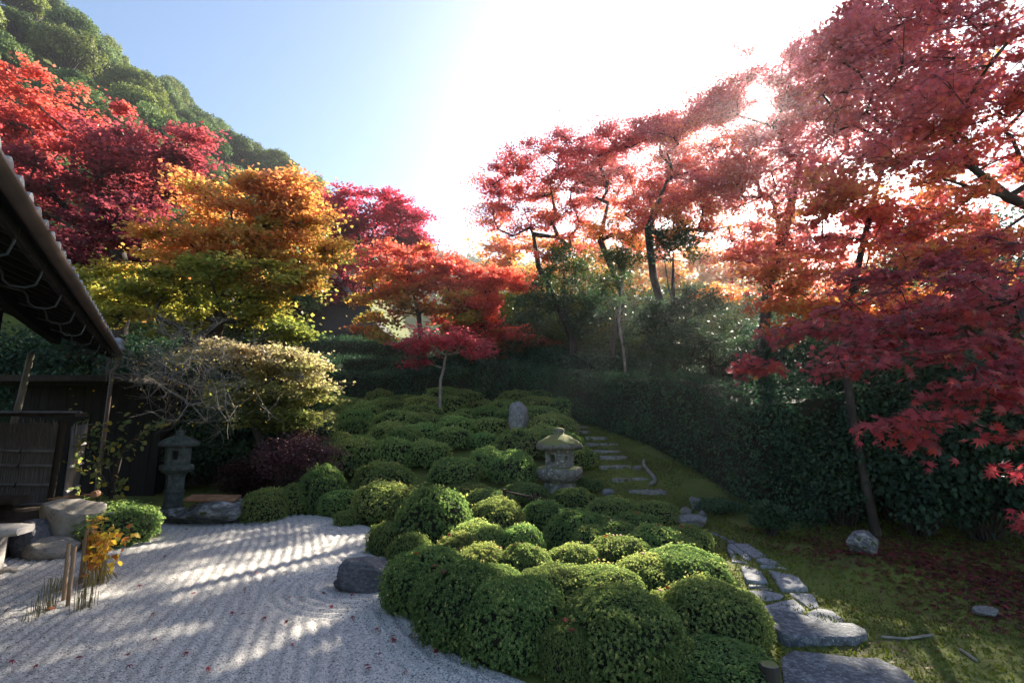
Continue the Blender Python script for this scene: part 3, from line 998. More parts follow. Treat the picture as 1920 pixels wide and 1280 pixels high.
# background trees at mid distance
mid = None
MT = 'mid green trees beyond the garden'
for i, (px, Yd, s_) in enumerate([(880, 33, 1.0), (960, 30, .95), (1050, 27, .95), (1130, 26, .9), (1210, 25, .85), (1290, 24, .8), (1380, 23, .8), (1470, 21, .8), (1560, 18, .8), (1660, 16, .85), (1770, 14, .8),
                                  (1890, 13, .8), (905, 27, .8), (1000, 25, .7), (1085, 23, .65), (1170, 22, .65), (1250, 21, .62), (1330, 20, .62), (1425, 19, .62), (1520, 17, .6), (1600, 20, .8), (1700, 20, .9), (1240, 31, 1.0), (1340, 30, 1.0), (1440, 28, 1.0), (620, 34, 1.0), (560, 30, 1.0), (480, 27, 1.0), (390, 24, 1.0), (290, 22, 1.1)]):
    x = (px - 960) / F * (Yd * CP + 4 * SP)
    if mid is None:
        mid, _, _ = make_tree('broadleaf_tree', 'x', 'tree', [(0, 0, 0), (.1, 0, 1.2), (0, .1, 2.4), (.1, .1, 3.6)],
                              [((0, 0, 3.4), (1.9, 1.9, 1.5)), ((.7, .2, 4.4), (1.2, 1.2, .9)), ((-.8, -.2, 2.4), (1.4, 1.4, .9))], 80, 110, .17, OVAL,
                              [(.05, .08, .03), (.09, .13, .03), (.16, .19, .03), (.28, .25, .04)], 'green', r0=.14, crad=.75, flat=.6, tilt=.9)
        o = mid
    else:
        o = copy_tree(mid)
    o.location = (x, Yd, float(terrain(x, Yd)) - .1)
    o.scale = (s_, s_, s_ * rng.uniform(.9, 1.1))
    o.rotation_euler = (0, 0, rng.uniform(0, 6.28))
    tag(o, 'yellowish green tree beyond the garden, seen ' + ('left of the pale trunk' if px < 1160 else ('between the pale trunk and the sun' if px < 1450 else 'under the crimson maple at the right')) if i < 25 else 'green tree on the left slope behind the maples', 'tree', MT if i < 25 else 'green trees at the foot of the left hill')

for lb_, m1_ in [('far orange maple beyond the hedge, left of the pale trunked tree', (980, 490)), ('far yellow orange maple beyond the hedge behind the pale trunked tree', (1130, 480)),
                 ('far orange maple beyond the hedge, under the leaning maple', (1290, 490)), ('far red orange maple beyond the hedge, under the sun', (1420, 500))]:
    make_tree('maple_tree', lb_, 'tree', [on_ground(m1_[0], 660, 27)] + T((m1_[0], 600, 27), (m1_[0] + 6, 540, 27)), [px_mass(m1_[0], m1_[1], 85, 42, 27), px_mass(m1_[0] + 30, m1_[1] + 50, 70, 30, 27)],
              60, 130, .17, KITE, [(.28, .26, .06), (.44, .28, .07), ORAN, SCAR], r0=.12, crad=.9, hgt=.2, noise=1.4, group='far maples beyond the hedge')
dk = None
for i, (px, Yd, s_) in enumerate([(905, 23, .8), (965, 21.5, .75), (1030, 20.5, .75), (1100, 20, .75), (1165, 19, .72), (1230, 18, .7), (1300, 17, .68), (1370, 16, .68), (1440, 15.5, .7), (1520, 14.5, .75), (1600, 14, .85),
                                  (1060, 24, .9), (1200, 22, .85), (1340, 20, .85)]):
    x = (px - 960) / F * (Yd * CP + 2 * SP)
    if dk is None:
        dk, _, _ = make_tree('evergreen_tree', 'x', 'tree', [(0, 0, 0), (.1, 0, 1.0), (0, .1, 2.0), (.05, .05, 2.8)],
                             [((0, 0, 2.2), (1.4, 1.4, 1.3)), ((.3, .2, 3.2), (.8, .8, .7)), ((-.2, 0, 1.1), (1.3, 1.3, .7))], 75, 130, .12, DIAMOND * [1, 1.6, 1.2],
                             [(.025, .05, .03), (.04, .08, .04), (.07, .12, .045), (.12, .17, .05)], 'gloss', r0=.08, crad=.55, flat=.6, tilt=.9)
        o = dk
    else:
        o = copy_tree(dk)
    o.location = (x, Yd, float(terrain(x, Yd)) - .1)
    o.scale = (s_, s_, s_ * rng.uniform(.85, 1.1))
    o.rotation_euler = (0, 0, rng.uniform(0, 6.28))
    tag(o, 'dark low evergreen tree behind the hedge ' + ('under the red maples left of the pale trunk' if px < 1150 else ('between the pale trunk and the leaning maple' if px < 1290 else 'at its right, towards the thicket')), 'tree', 'dark evergreen trees behind the hedge')

# ------------------------------------------------------------------ wooded hill
def hill_tree(pal, n=15500, lumps=60):
    root = empty('hill_tree', (0, 0, 0))
    d = unit(rng.normal(size=(lumps, 3)))
    d[:, 2] = np.abs(d[:, 2]) * 1.1 - .12
    cc = d * rng.uniform(.6, .95, (lumps, 1)) * [2.9, 2.9, 2.7] + [0, 0, 4.0]
    rr = rng.uniform(.55, 1.05, lumps)
    k = rng.integers(0, lumps, n)
    u = unit(rng.normal(size=(n, 3)))
    u[:, 2] = np.where(u[:, 2] < -.3, -u[:, 2], u[:, 2])
    C = cc[k] + u * (rr[k] * rng.random(n) ** .25)[:, None]
    N = unit(u + rng.normal(0, .55, (n, 3)))
    t = rng.random(n) * .5 + .2 * fbm(C, .6, 5) + .25 + rng.normal(0, .1, lumps)[k]
    v, f_ = leaf_arr(C, N, .19 * rng.uniform(.6, 1.3, n), DIAMOND * [1, 1.7, 1])
    MB().add(v, f_, ramp(t, pal) * 1.2).build('crown', M['hill'], root)
    tb = MB()
    tb.tube([(0, 0, -1.5), (.1, 0, 1.5), (0, .1, 3.6)], [.32, .26, .16], 7, cap=False)
    for i in range(0, lumps, 2):
        tb.tube(np.array([[0, .05, 2.2 + 1.2 * rng.random()], cc[i] * .6 + [0, 0, 1.4], cc[i]]), [.12, .07, .03], 4, cap=False)
    tb.build('trunk', M['bark'], root)
    return root


hp = [(.05, .085, .035), (.085, .13, .045), (.13, .18, .06), (.19, .23, .08)]
HPAL = [hp, [(.04, .075, .03), (.07, .115, .04), (.10, .15, .05), (.14, .19, .06)], [(.07, .09, .035), (.12, .15, .045), (.18, .21, .06), (.25, .27, .085)], hp]
hts = [hill_tree(HPAL[k_], lumps=(60, 44, 70, 50)[k_]) for k_ in range(4)]
pts = []
for _ in range(16000):
    x, y = rng.uniform(-75, -9), rng.uniform(24, 66)
    z = float(terrain(x, y))
    if -x - 14 < -2 and z < 14:
        continue
    px = 960 + F * x / (y * CP + (z + 4 - CAMZ) * SP)
    if px < -260 or px > 640:
        continue
    if all((x - a) ** 2 + (y - b) ** 2 > (3.3 + .012 * y) ** 2 for a, b in pts):
        pts.append((x, y))
    if len(pts) > 290:
        break
ht_n = 0
for i, (x, y) in enumerate(pts):
    o = hts[i] if i < 4 else copy_tree(hts[i % 4])
    s_ = rng.uniform(.75, 1.1)
    o.location = (x, y, float(terrain(x, y)) - .5)
    o.scale = (s_, s_, s_ * rng.uniform(.85, 1.15))
    o.rotation_euler = (0, 0, rng.uniform(0, 6.28))
    zt_ = float(terrain(x, y)) + 6
    hx_ = 960 + F * x / (y * CP + (zt_ - CAMZ) * SP)
    tag(o, 'evergreen tree of the hill canopy in the top left corner' if hx_ < 90 else ('evergreen tree high on the hill slope above the crimson maple' if hx_ < 230 else (
        'evergreen tree on the skyline slope of the left hill' if hx_ < 420 else 'evergreen tree on the lowest end of the hill behind the orange maple')), 'tree',
        'evergreen trees on the left hill' + (', far left' if hx_ < 90 else (', above the maple' if hx_ < 230 else (', skyline' if hx_ < 420 else ', low end'))))
# far ridge wood: reads as one mass
n = 26000
x, y = rng.uniform(-95, 150, n), rng.uniform(100, 150, n)
cx, cyy = np.round(x / 5) * 5 + 2 * np.sin(y), np.round(y / 5) * 5
C = np.stack([x, y, terrain(x, y) + 2.5 + 3.2 * np.sqrt(np.clip(1 - ((x - cx) ** 2 + (y - cyy) ** 2) / 12, 0, 1)) + rng.normal(0, .4, n)], 1)
v, f_ = leaf_arr(C, rng.normal(0, .7, (n, 3)) + [0, -.3, .8], 1.5 * rng.uniform(.6, 1.3, n), DIAMOND * [1, 1.8, 1])
MB().add(v, f_, ramp(rng.random(n), hp)).build('far_wood', M['hill'], kind='stuff')

# ------------------------------------------------------------------ hedges
def hedge(label, path, width, height, nleaf, leaf, pal, mat='gloss', lower=0.0, group='clipped hedges'):
    """path of (x, y); leaves on a rounded box shell round a twiggy core"""
    P = np.array(path, float)
    seg = np.linalg.norm(np.diff(P, axis=0), axis=1)
    s = np.concatenate([[0], np.cumsum(seg)])
    root = empty('hedge', (P[0][0], P[0][1], float(terrain(*P[0]))), label, 'hedge', group)
    b = np.array(root.location)
    H = np.interp(np.linspace(0, 1, 50), np.linspace(0, 1, len(np.atleast_1d(height))), np.atleast_1d(height))

    def place(t, a, k):
        """t along, a angle over the section 0..pi, k scale"""
        sx_ = np.interp(t * s[-1], s, P[:, 0])
        sy_ = np.interp(t * s[-1], s, P[:, 1])
        e = .004
        dx = np.interp((t + e) * s[-1], s, P[:, 0]) - np.interp((t - e) * s[-1], s, P[:, 0])
        dy = np.interp((t + e) * s[-1], s, P[:, 1]) - np.interp((t - e) * s[-1], s, P[:, 1])
        L = np.hypot(dx, dy) + 1e-9
        nx, ny = -dy / L, dx / L
        h = np.interp(t, np.linspace(0, 1, 50), H)
        w2 = width / 2
        per_ = 2 * h + width
        d_ = a / np.pi * per_
        q = np.where(d_ < h, 1.0, np.where(d_ < h + width, 1 - 2 * (d_ - h) / width, -1.0))
        r_ = np.where(d_ < h, d_ / h, np.where(d_ < h + width, 1.0, (per_ - d_) / h))
        r_ = r_ * (1 - .10 * np.abs(q) ** 6 * np.abs(r_) ** 8)
        q = q * (1 - .14 * np.abs(q) * np.abs(r_) ** 8)
        ca = np.where(np.abs(q) > .8, np.sign(q), q * .3)
        sa = np.where(r_ > .9, 1.0, .15)
        X_ = sx_ + nx * q * w2 * k
        Y_ = sy_ + ny * q * w2 * k
        Z_ = terrain(sx_, sy_) + r_ * h * (1 - (1 - k) * .6)
        Nn = np.stack([nx * ca, ny * ca, sa * .8], 1)
        return np.stack([X_, Y_, Z_], 1), Nn
    n = nleaf
    t = rng.random(n)
    a = np.pi * rng.random(n)
    C, N = place(t, a, 1 - .22 * rng.random(n) ** 1.6)
    ne = n // 14
    t[:ne] = np.where(rng.random(ne) < .5, .001, .999)
    C[:ne], N[:ne] = place(t[:ne], a[:ne], rng.random(ne) ** .5)
    C[:ne, 2] -= (C[:ne, 2] - terrain(C[:ne, 0], C[:ne, 1])) * (.75 * rng.random(ne) ** 1.2)
    lump = fbm(C, 2.2, 21)
    C = C + N * (lump * .11 + rng.normal(0, .03, n))[:, None] - b
    C[:, 2] += np.where((N[:, 2] > .5) & (rng.random(n) < .12), rng.random(n) * .16, 0)
    N = unit(N + rng.normal(0, .55, (n, 3)) + [0, 0, .3])
    tc_ = .35 + .3 * lump + rng.normal(0, .2, n)
    v, f_ = leaf_arr(C, N, leaf * rng.uniform(.65, 1.3, n), DIAMOND * [1, 1.5, 1.2])
    MB().add(v, f_, ramp(tc_, pal)).build('foliage', M[mat], root)
    nt_ = max(8, int(s[-1] / .5))
    tt, aa = np.meshgrid(np.linspace(0.012, .988, nt_), np.linspace(0.001, np.pi - .001, 23), indexing='ij')
    V, _ = place(tt.ravel(), aa.ravel(), .84)
    cb = MB().add(V - b, grid_faces(nt_, 23))
    cb.add_poly(V[:23] - b, [list(range(23))])
    cb.add_poly(V[-23:] - b, [list(range(23))[::-1]])
    cb.build('twig_core', M['twigcore'], root)
    return root


HP = [(.022, .055, .032), (.04, .09, .046), (.065, .13, .06), (.10, .18, .08)]
hedge('long dark clipped hedge running along the right of the steps', [(-1.2, 18.3), (.3, 18.0), (1.6, 17.2), (2.9, 15.4), (4.0, 13.0), (4.55, 11.2), (4.9, 9.4), (5.0, 7.9)], 1.15,
      [1.55, 1.5, 1.5, 1.6, 1.85, 2.05, 2.1, 2.1], 46000, .062, HP)
hedge('low dark hedge behind the slender pale trunked maple', [(-7.0, 19.8), (-4.5, 19.4), (-2.6, 18.9), (-1.2, 18.6)], .9, [1.35, 1.3, 1.1, 1.1], 12000, .07, HP)
hedge('second terrace hedge below the thatched house, reddish in the middle', [(-8.5, 21.6), (-6.5, 21.3), (-4, 21.0), (-1.5, 20.6)], .9, [1.4, 1.5, 1.3, 1.2], 11000, .075, HP)
hedge('tall terrace hedge right under the thatched eave', [(-11, 24.2), (-8.2, 24.0), (-5.6, 23.6), (-4.2, 23.4)], 1.1, [1.9, 1.9, 1.9, 1.8], 12000, .085, HP)
hedge('short left hedge beside the yellow green branches, lit along its top', [(-10.5, 20.8), (-8.6, 20.6), (-7.0, 20.4)], .9, [1.7, 1.7, 1.5], 7000, .075, HP)

# ------------------------------------------------------------------ azaleas
def mound_mesh(n, leaf, k=5, seed=0, shoots=.12, gain=1.0):
    g = np.random.default_rng(seed)

    def surf(u, s=1.0):
        z = np.abs(u[:, 2])
        r = np.stack([u[:, 0], u[:, 1], z], 1)
        q = (np.abs(r) ** 2.25).sum(1, keepdims=True) ** (1 / 2.25)
        r = r / q
        r[:, 2] = np.where(u[:, 2] < 0, -r[:, 2], r[:, 2])
        r = r * s * (1 + .15 * fbm(r, 1.9, seed + 40, 3) + .075 * fbm(r, 5, seed + 50, 2))[:, None]
        return r * [1, 1, .6] + [0, 0, .4]
    mb = MB()
    m_ = n // k
    u = unit(g.normal(size=(m_, 3)))
    u[:, 2] = np.where(u[:, 2] < -.55, -u[:, 2], u[:, 2])
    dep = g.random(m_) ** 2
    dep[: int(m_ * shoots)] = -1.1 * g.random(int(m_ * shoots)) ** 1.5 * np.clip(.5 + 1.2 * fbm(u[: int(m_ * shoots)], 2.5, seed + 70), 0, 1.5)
    C = surf(u, 1.0) - u * (.13 * dep)[:, None] * [1, 1, .6]
    nrm = unit(np.stack([u[:, 0] * .75, u[:, 1] * .75, u[:, 2] * .6 + .55], 1) + g.normal(0, .3, (m_, 3)))
    ang = np.tile(np.arange(k) * 2 * np.pi / k, m_) + np.repeat(g.uniform(0, 6.28, m_), k)
    ref = unit(g.normal(size=(m_, 3)))
    A = unit(np.cross(nrm, ref))
    B = np.cross(nrm, A)
    Nr = np.repeat(nrm, k, 0)
    ax = np.cos(ang)[:, None] * np.repeat(A, k, 0) + np.sin(ang)[:, None] * np.repeat(B, k, 0)
    lift = g.uniform(.35, 1.5, m_ * k)[:, None]
    axis_ = unit(ax + Nr * lift)
    nn = unit(Nr - ax * lift * .8)
    v, f_ = leaf_arr(np.repeat(C, k, 0), nn, leaf * g.uniform(.65, 1.25, m_ * k), DIAMOND * [1, 1.05, 1.6], axis_)
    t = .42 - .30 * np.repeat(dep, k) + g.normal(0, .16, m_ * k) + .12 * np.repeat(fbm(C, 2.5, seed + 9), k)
    col = ramp(t, [(.046, .072, .032), (.076, .118, .046), (.115, .165, .058), (.20, .22, .08), (.36, .35, .15)]) * gain  # palest stops put sunlight on the shoot tips into the leaf colour
    mb.add(v, f_, col, 0)
    th, ph = np.meshgrid(np.linspace(0, 2 * np.pi, 19), np.linspace(-.55, np.pi / 2, 9), indexing='ij')
    uu = np.stack([np.cos(th) * np.cos(ph), np.sin(th) * np.cos(ph), np.sin(ph)], -1).reshape(-1, 3)
    mb.add(surf(uu, .85) - [0, 0, .0], grid_faces(19, 9), (.5, .5, .5), 1)
    return mb.mesh('azalea_shrub', [M['azalea'], M['twigcore']])


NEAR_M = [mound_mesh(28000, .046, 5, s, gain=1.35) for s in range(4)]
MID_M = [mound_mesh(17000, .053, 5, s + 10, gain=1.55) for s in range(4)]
FAR_M = [mound_mesh(8500, .07, 4, s + 20, gain=1.85) for s in range(4)]  # gain rises with distance, putting light on the shaded bank into leaf colour
MOUNDS = []


def mound(px, top, bot, hw, label, group, Y=None, lod=None, deep=1.0):
    """px centre, top and bottom edge, half width in picture pixels; base where the bottom edge meets the ground"""
    g0 = gnd(px, bot) if Y is None else at(px, bot, Y)
    yc = g0[1]
    for _ in range(3):
        r = hw * .96 * (yc * CP - .2) / F
        yc = g0[1] + (r * .8 * deep if Y is None else 0)
    c = at(px, top, yc)
    x = c[0]
    zb = float(terrain(x, yc))
    h = max(.18, c[2] - zb)
    me_ = (NEAR_M if yc < 6.2 else MID_M if yc < 10.5 else FAR_M)
    me_ = me_[rng.integers(0, 4)]
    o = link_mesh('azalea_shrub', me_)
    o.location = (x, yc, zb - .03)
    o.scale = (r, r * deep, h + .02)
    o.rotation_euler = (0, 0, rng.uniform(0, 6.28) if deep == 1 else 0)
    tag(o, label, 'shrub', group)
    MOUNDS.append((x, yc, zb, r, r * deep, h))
    return o


FG = 'clipped azalea mounds in the sunlit front bed'
for a in [
    (805, 1030, 1165, 85, 'rounded green azalea just right of the dark rock on the gravel'),
    (870, 1062, 1225, 95, 'big green azalea bulging over the raked gravel, left of the two front ones'),
    (968, 1085, 1262, 100, 'large dark fronted azalea at the middle of the front edge'),
    (1160, 1105, 1290, 115, 'largest front azalea at the bottom, dotted with red leaves'),
    (1335, 1092, 1230, 96, 'azalea with an orange leaf, beside the big dark paving slab'),
    (1345, 1204, 1310, 95, 'sunlit azalea at the bottom edge beside the wooden post'),
    (1278, 1028, 1130, 88, 'azalea swelling over the left of the paved path'),
    (1285, 985, 1050, 50, 'low azalea below the pale boulder beside the path'),
    (1065, 1165, 1290, 58, 'azalea squeezed low between the two largest front ones'),
    (925, 1060, 1150, 60, 'azalea filling the crease behind the big front mounds'),
    (1010, 1120, 1200, 50, 'dark azalea in the gap between the front mounds'),
    (1130, 1062, 1160, 80, 'azalea behind the largest front one'),
    (1040, 1060, 1150, 75, 'low azalea in the second row of the front bed'),
    (1215, 1042, 1130, 62, 'yellow topped azalea right of centre with red leaves on it'),
    (985, 1022, 1110, 50, 'small olive azalea tucked into the middle of the front bed'),
    (1075, 1020, 1095, 52, 'sunlit azalea in the centre of the front bed'),
    (1160, 1005, 1085, 62, 'azalea with orange fallen leaves on its sunlit crown'),
    (900, 1022, 1110, 62, 'flat topped yellow green azalea above the gravel rock'),
    (895, 978, 1060, 55, 'brightly sunlit azalea left of centre'),
    (975, 985, 1060, 45, 'pale sunlit azalea in the middle of the bed'),
    (932, 937, 1020, 55, 'brightest sunlit azalea at the top of the front bed'),
    (1022, 938, 995, 42, 'brownish clipped azalea ball in the front bed'),
    (1085, 955, 1040, 62, 'sunlit azalea right of the brownish ball'),
    (1150, 975, 1050, 55, 'green azalea at the right of the sunlit group'),
    (1225, 985, 1060, 55, 'azalea near the path half in sun'),
    (1265, 1000, 1060, 50, 'azalea beside the path below the small stones'),
    (812, 917, 1040, 72, 'big domed azalea with a sunlit rim above the gravel corner'),
    (722, 980, 1042, 32, 'small yellow green azalea at the gravel corner'),
    (770, 1000, 1085, 42, 'low azalea between the domed one and the gravel rock'),
    (860, 1000, 1080, 45, 'low azalea in front of the domed one'),
    (1075, 914, 962, 42, 'dark rounded azalea at the foot of the centre lantern'),
    (1150, 932, 985, 50, 'low green azalea below the stone steps'),
    (1225, 938, 985, 48, 'low green azalea at the foot of the steps'),
    (985, 905, 950, 45, 'low azalea in front of the bamboo rail'),
    (920, 918, 965, 50, 'low azalea left of the bamboo rail'),
    (1190, 960, 1020, 50, 'low azalea in the back row near the path'),
    (1110, 985, 1050, 45, 'azalea filling the middle of the sunlit group'),
    (1250, 1110, 1200, 50, 'azalea between the yellow topped one and the slab'),
    (1240, 1180, 1290, 60, 'shaded azalea low at the right of the largest one'),
]:
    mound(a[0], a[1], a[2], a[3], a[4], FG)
MG = 'clipped azalea mounds on the lower bank'
for a in [
    (855, 858, 925, 52, 'bright domed azalea with sunlit yellow tips left of the centre lantern'),
    (722, 868, 950, 58, 'smooth dark domed azalea on the lower bank'),
    (725, 905, 985, 62, 'wide azalea overhanging the back of the gravel'),
    (760, 915, 985, 42, 'azalea with yellow shoots at its top beside the domed one'),
    (652, 955, 990, 24, 'smallest azalea at the back edge of the gravel'),
    (605, 875, 965, 45, 'fresh green loose azalea under the purple shrub'),
    (640, 918, 972, 42, 'green azalea at the back edge of the gravel'),
    (560, 905, 968, 42, 'dark green azalea beside the moss topped mound'),
    (800, 825, 885, 45, 'grey green azalea dome in the middle of the lower bank'),
    (915, 838, 905, 38, 'dark azalea left of the lantern platform'),
    (975, 804, 870, 48, 'olive topped azalea behind the centre lantern'),
    (905, 810, 850, 30, 'reddish brown azalea left of the lantern roof'),
    (1018, 796, 845, 30, 'azalea right behind the lantern finial'),
    (735, 820, 890, 42, 'bright green azalea on the lower bank'),
    (672, 822, 900, 50, 'dark azalea right of the purple shrub'),
    (850, 800, 850, 40, 'low azalea in the middle of the bank'),
    (960, 845, 920, 45, 'shaded azalea at the left of the lantern shaft'),
    (1090, 838, 885, 30, 'dark azalea between the lantern and the steps'),
    (880, 905, 940, 45, 'low azalea below the bright domed one'),
    (1105, 895, 925, 26, 'small dark plant right of the lantern base'),
]:
    mound(a[0], a[1], a[2], a[3], a[4], MG)
UG = 'clipped azalea mounds covering the upper bank'
cand = []
for Yd in np.arange(11.6, 19.2, .85):
    for x in np.arange(-6.6 - (Yd - 11) * .05, 1.9, .95):
        xx, yy = x + rng.uniform(-.3, .3) + (.45 if int(Yd * 10) % 2 else 0), Yd + rng.uniform(-.25, .25)
        pxc = 960 + F * xx / (yy * CP + (terrain(xx, yy) - CAMZ) * SP)
        if pxc < 570 or pxc > 1075 - max(0, yy - 14) * 6 or (yy > 17.9 and xx > -2.2):
            continue
        if any((xx - m_[0]) ** 2 + (yy - m_[1]) ** 2 < .45 for m_ in MOUNDS):
            continue
        if (xx - 0.25) ** 2 + (yy - 13.3) ** 2 < 1.1 or (abs(xx - 1.05) < 1.0 and yy < 11.9):
            continue
        r = rng.uniform(.5, .78)
        h = rng.uniform(.42, .68) + (.25 if xx < -4.5 else 0)
        o = link_mesh('azalea_shrub', (MID_M if yy < 12.5 else FAR_M)[rng.integers(0, 4)])
        zb = float(terrain(xx, yy))
        o.location = (xx, yy, zb - .08)
        o.scale = (r, r * rng.uniform(.85, 1.1), h + .08)
        o.rotation_euler = (0, 0, rng.uniform(0, 6.28))
        row = 'just below the terrace hedge' if yy > 16.6 else ('around the upright pale stone' if pxc > 880 else ('in the middle of the upper bank' if pxc > 720 else 'at the left of the bank beside the pale maple'))
        tag(o, 'low clipped green azalea mound ' + row, 'shrub', 'azalea mounds ' + row)
        MOUNDS.append((xx, yy, zb, r, r, h))
o = mound(215, 942, 1035, 80, 'bright green azalea with a violet flower behind the yellow plant', 'azaleas beside the basin')
fl = gnd(268, 1000)
mo = MOUNDS[-1]
fo = MB()
for kx in range(5):
    v, f_ = leaf_arr(np.zeros((1, 3)), np.array([[.3 * math.cos(kx * 1.26), .3 * math.sin(kx * 1.26), 1.0]]), .035, OVAL, np.array([[math.cos(kx * 1.26), math.sin(kx * 1.26), .2]]))
    fo.add(v, f_, (.2, .1, .6))
fo = fo.build('flower', M['flower'], None)
fo.location = (mo[0] + .32, mo[1] - .45, mo[2] + mo[5] * .9)
tag(fo, 'single violet flower on the green azalea beside the basin', 'flower')
mound(500, 918, 983, 42, 'moss topped rounded shrub at the right end of the mossy boulder', 'azaleas beside the basin')

# wild shrubs
def loose_shrub(label, px, top, bot, hw, pal, n, leaf, Y=None, name='shrub', mat='green'):
    g0 = gnd(px, bot) if Y is None else at(px, bot, Y)
    yc = g0[1] + (hw * g0[1] / F * .7 if Y is None else 0)
    r = hw * yc / F
    c = at(px, top, yc)
    zb = float(terrain(c[0], yc))
    root = empty(name, (c[0], yc, zb), label, 'shrub')
    h = c[2] - zb
    m_ = 40
    d = unit(rng.normal(size=(m_, 3)))
    cc = d * rng.uniform(.4, .85, (m_, 1)) * [r, r, h * .42] + [0, 0, h * .55]
    k_ = rng.integers(0, m_, n)
    C = cc[k_] + rng.normal(0, .16, (n, 3)) * [r, r, r * .45]
    N = rng.normal(0, .5, (n, 3)) + [0, 0, 1]
    v, f_ = leaf_arr(C, N, leaf * rng.uniform(.7, 1.3, n), DIAMOND * [1, 1.3, 1])
    MB().add(v, f_, ramp(.5 + .3 * fbm(C, 3, 2) + rng.normal(0, .2, n), pal)).build('foliage', M[mat], root)
    tb = MB()
    for q in cc:
        tb.tube(np.array([[rng.normal(0, .05), rng.normal(0, .05), -.03], q * [.5, .5, .5], q]), [.016, .01, .004], 4, cap=False)
    tb.build('stem', M['bark'], root)
    return root


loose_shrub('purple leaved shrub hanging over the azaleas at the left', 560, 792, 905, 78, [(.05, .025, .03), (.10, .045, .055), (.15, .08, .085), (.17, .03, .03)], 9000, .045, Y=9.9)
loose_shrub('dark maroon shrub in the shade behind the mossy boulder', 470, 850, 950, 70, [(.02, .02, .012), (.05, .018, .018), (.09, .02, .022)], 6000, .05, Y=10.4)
loose_shrub('small dark fern like shrub at the foot of the hedge beside the path', 1438, 935, 1010, 42, HP, 3500, .05)
loose_shrub('low dark ground plant at the hedge foot left of the fern like shrub', 1350, 935, 972, 45, HP, 2500, .045)
loose_shrub('leafy dark shrub at the foot of the thin leaning trunk', 1660, 850, 985, 55, HP, 2200, .09, mat='gloss')

# ------------------------------------------------------------------ rocks
def rock_mesh(seed, mats, cuts=9, sub=4, rough=.075, boxy=1.0):
    g = np.random.default_rng(seed)
    import bmesh
    bm = bmesh.new()
    bmesh.ops.create_icosphere(bm, subdivisions=sub, radius=1)
    V = np.array([v.co[:] for v in bm.verts])
    V = np.sign(V) * np.abs(V) ** boxy
    V = V / np.abs(V).max()
    for _ in range(cuts):
        nn = unit(g.normal(size=3))
        h = g.uniform(.55, .85)
        dd = V @ nn - h
        V = V - np.where(dd > 0, dd * .88, 0)[:, None] * nn
    V = V * (1 + rough * fbm(V, 2.2, seed, 4) + rough * .4 * fbm(V, 8, seed + 1, 3))[:, None]
    V = V - (V.max(0) + V.min(0)) / 2
    V = V / (V.max(0) - V.min(0)) * 2
    for v, c in zip(bm.verts, V):
        v.co = c
    me_ = bpy.data.meshes.new('boulder')
    bm.to_mesh(me_)
    bm.free()
    me_.materials.append(mats)
    me_.polygons.foreach_set('use_smooth', np.ones(len(me_.polygons), bool))
    me_.update()
    return me_


def rock(label, px0, px1, top, bot, mat, seed, deep=.8, sink=.15, Y=None, group=None, rz=0, name='boulder', cuts=9, boxy=1.0):
    pc = (px0 + px1) / 2
    g0 = gnd(pc, bot) if Y is None else at(pc, bot, Y)
    hw = (px1 - px0) / 2
    r = hw * g0[1] / F
    yc = g0[1] + r * deep * .85
    r = hw * (yc * CP) / F
    c = at(pc, top, yc)
    zb = float(terrain(c[0], yc)) if Y is None else g0[2]
    h = max(.06, c[2] - zb)
    o = link_mesh(name, rock_mesh(seed, M[mat], cuts, boxy=boxy))
    hz = (h * (1 + sink)) / 2
    o.location = (c[0], yc, zb + h - hz)
    o.scale = (r, r * deep, hz)
    o.rotation_euler = (0, 0, rz)
    tag(o, label, 'rock', group)
    return o


ST = 'garden stones'
rock('dark craggy rock lying on the raked gravel against the azaleas', 640, 745, 1044, 1112, 'darkrock', 3, .8, cuts=16, boxy=.8)
rock('flat dark foot of the craggy rock on the gravel', 628, 690, 1080, 1113, 'darkrock', 8, .8)
bas = rock('pale upright boulder with a water ladle on top at the left', 98, 200, 932, 1040, 'tanrock', 12, .75, cuts=12, boxy=.45)
rock('low rounded tan boulder in front of the upright one', 52, 135, 1008, 1056, 'tanrock', 14, .7)
rock('large dark boulder below the reed fence', 20, 102, 972, 1052, 'darkrock', 17, .8)
mr = rock('long mossy boulder patched white carrying a bamboo cover', 336, 462, 934, 988, 'mossrock', 21, .6, cuts=9, boxy=.55)
rock('small pale stone at the foot of the moss topped shrub', 460, 496, 978, 988, 'rock', 23, .7)
rock('upright pale grey stone standing among the azaleas of the bank', 953, 992, 752, 800, 'rock', 25, .7, Y=13.6, cuts=14, boxy=.7)
rock('pale rounded boulder at the corner of the path', 1265, 1322, 963, 992, 'rock', 27, .8)
rock('small upright pale stone at the moss edge by the hedge', 1292, 1312, 930, 958, 'rock', 29, .8)
rock('tiny stone beside the pale rounded boulder', 1308, 1324, 955, 975, 'rock', 31, .9)
rock('flat brown stone left of the upright pale one', 1272, 1296, 950, 968, 'step', 33, .9)
rock('squat mossy stone on the moss hump at the right', 1583, 1645, 993, 1040, 'mossrock', 35, .8, cuts=12, boxy=.6)
rock('small stone at the foot of the steps', 1128, 1152, 915, 930, 'rock', 37, .8)
rock('small pale stone beside the third step', 1186, 1204, 872, 884, 'rock', 39, .8)
rock('little grey stone showing through the red leaf litter', 1826, 1870, 1145, 1162, 'rock', 41, .8)
rock('grey stone by the lantern foot on the left', 296, 318, 955, 975, 'rock', 43, .8)
rock('mossy stone under the left lantern', 302, 362, 950, 985, 'mossrock', 45, .7)
rock('pale foot stone under the near bench', 2, 34, 1062, 1082, 'tanrock', 47, .9)

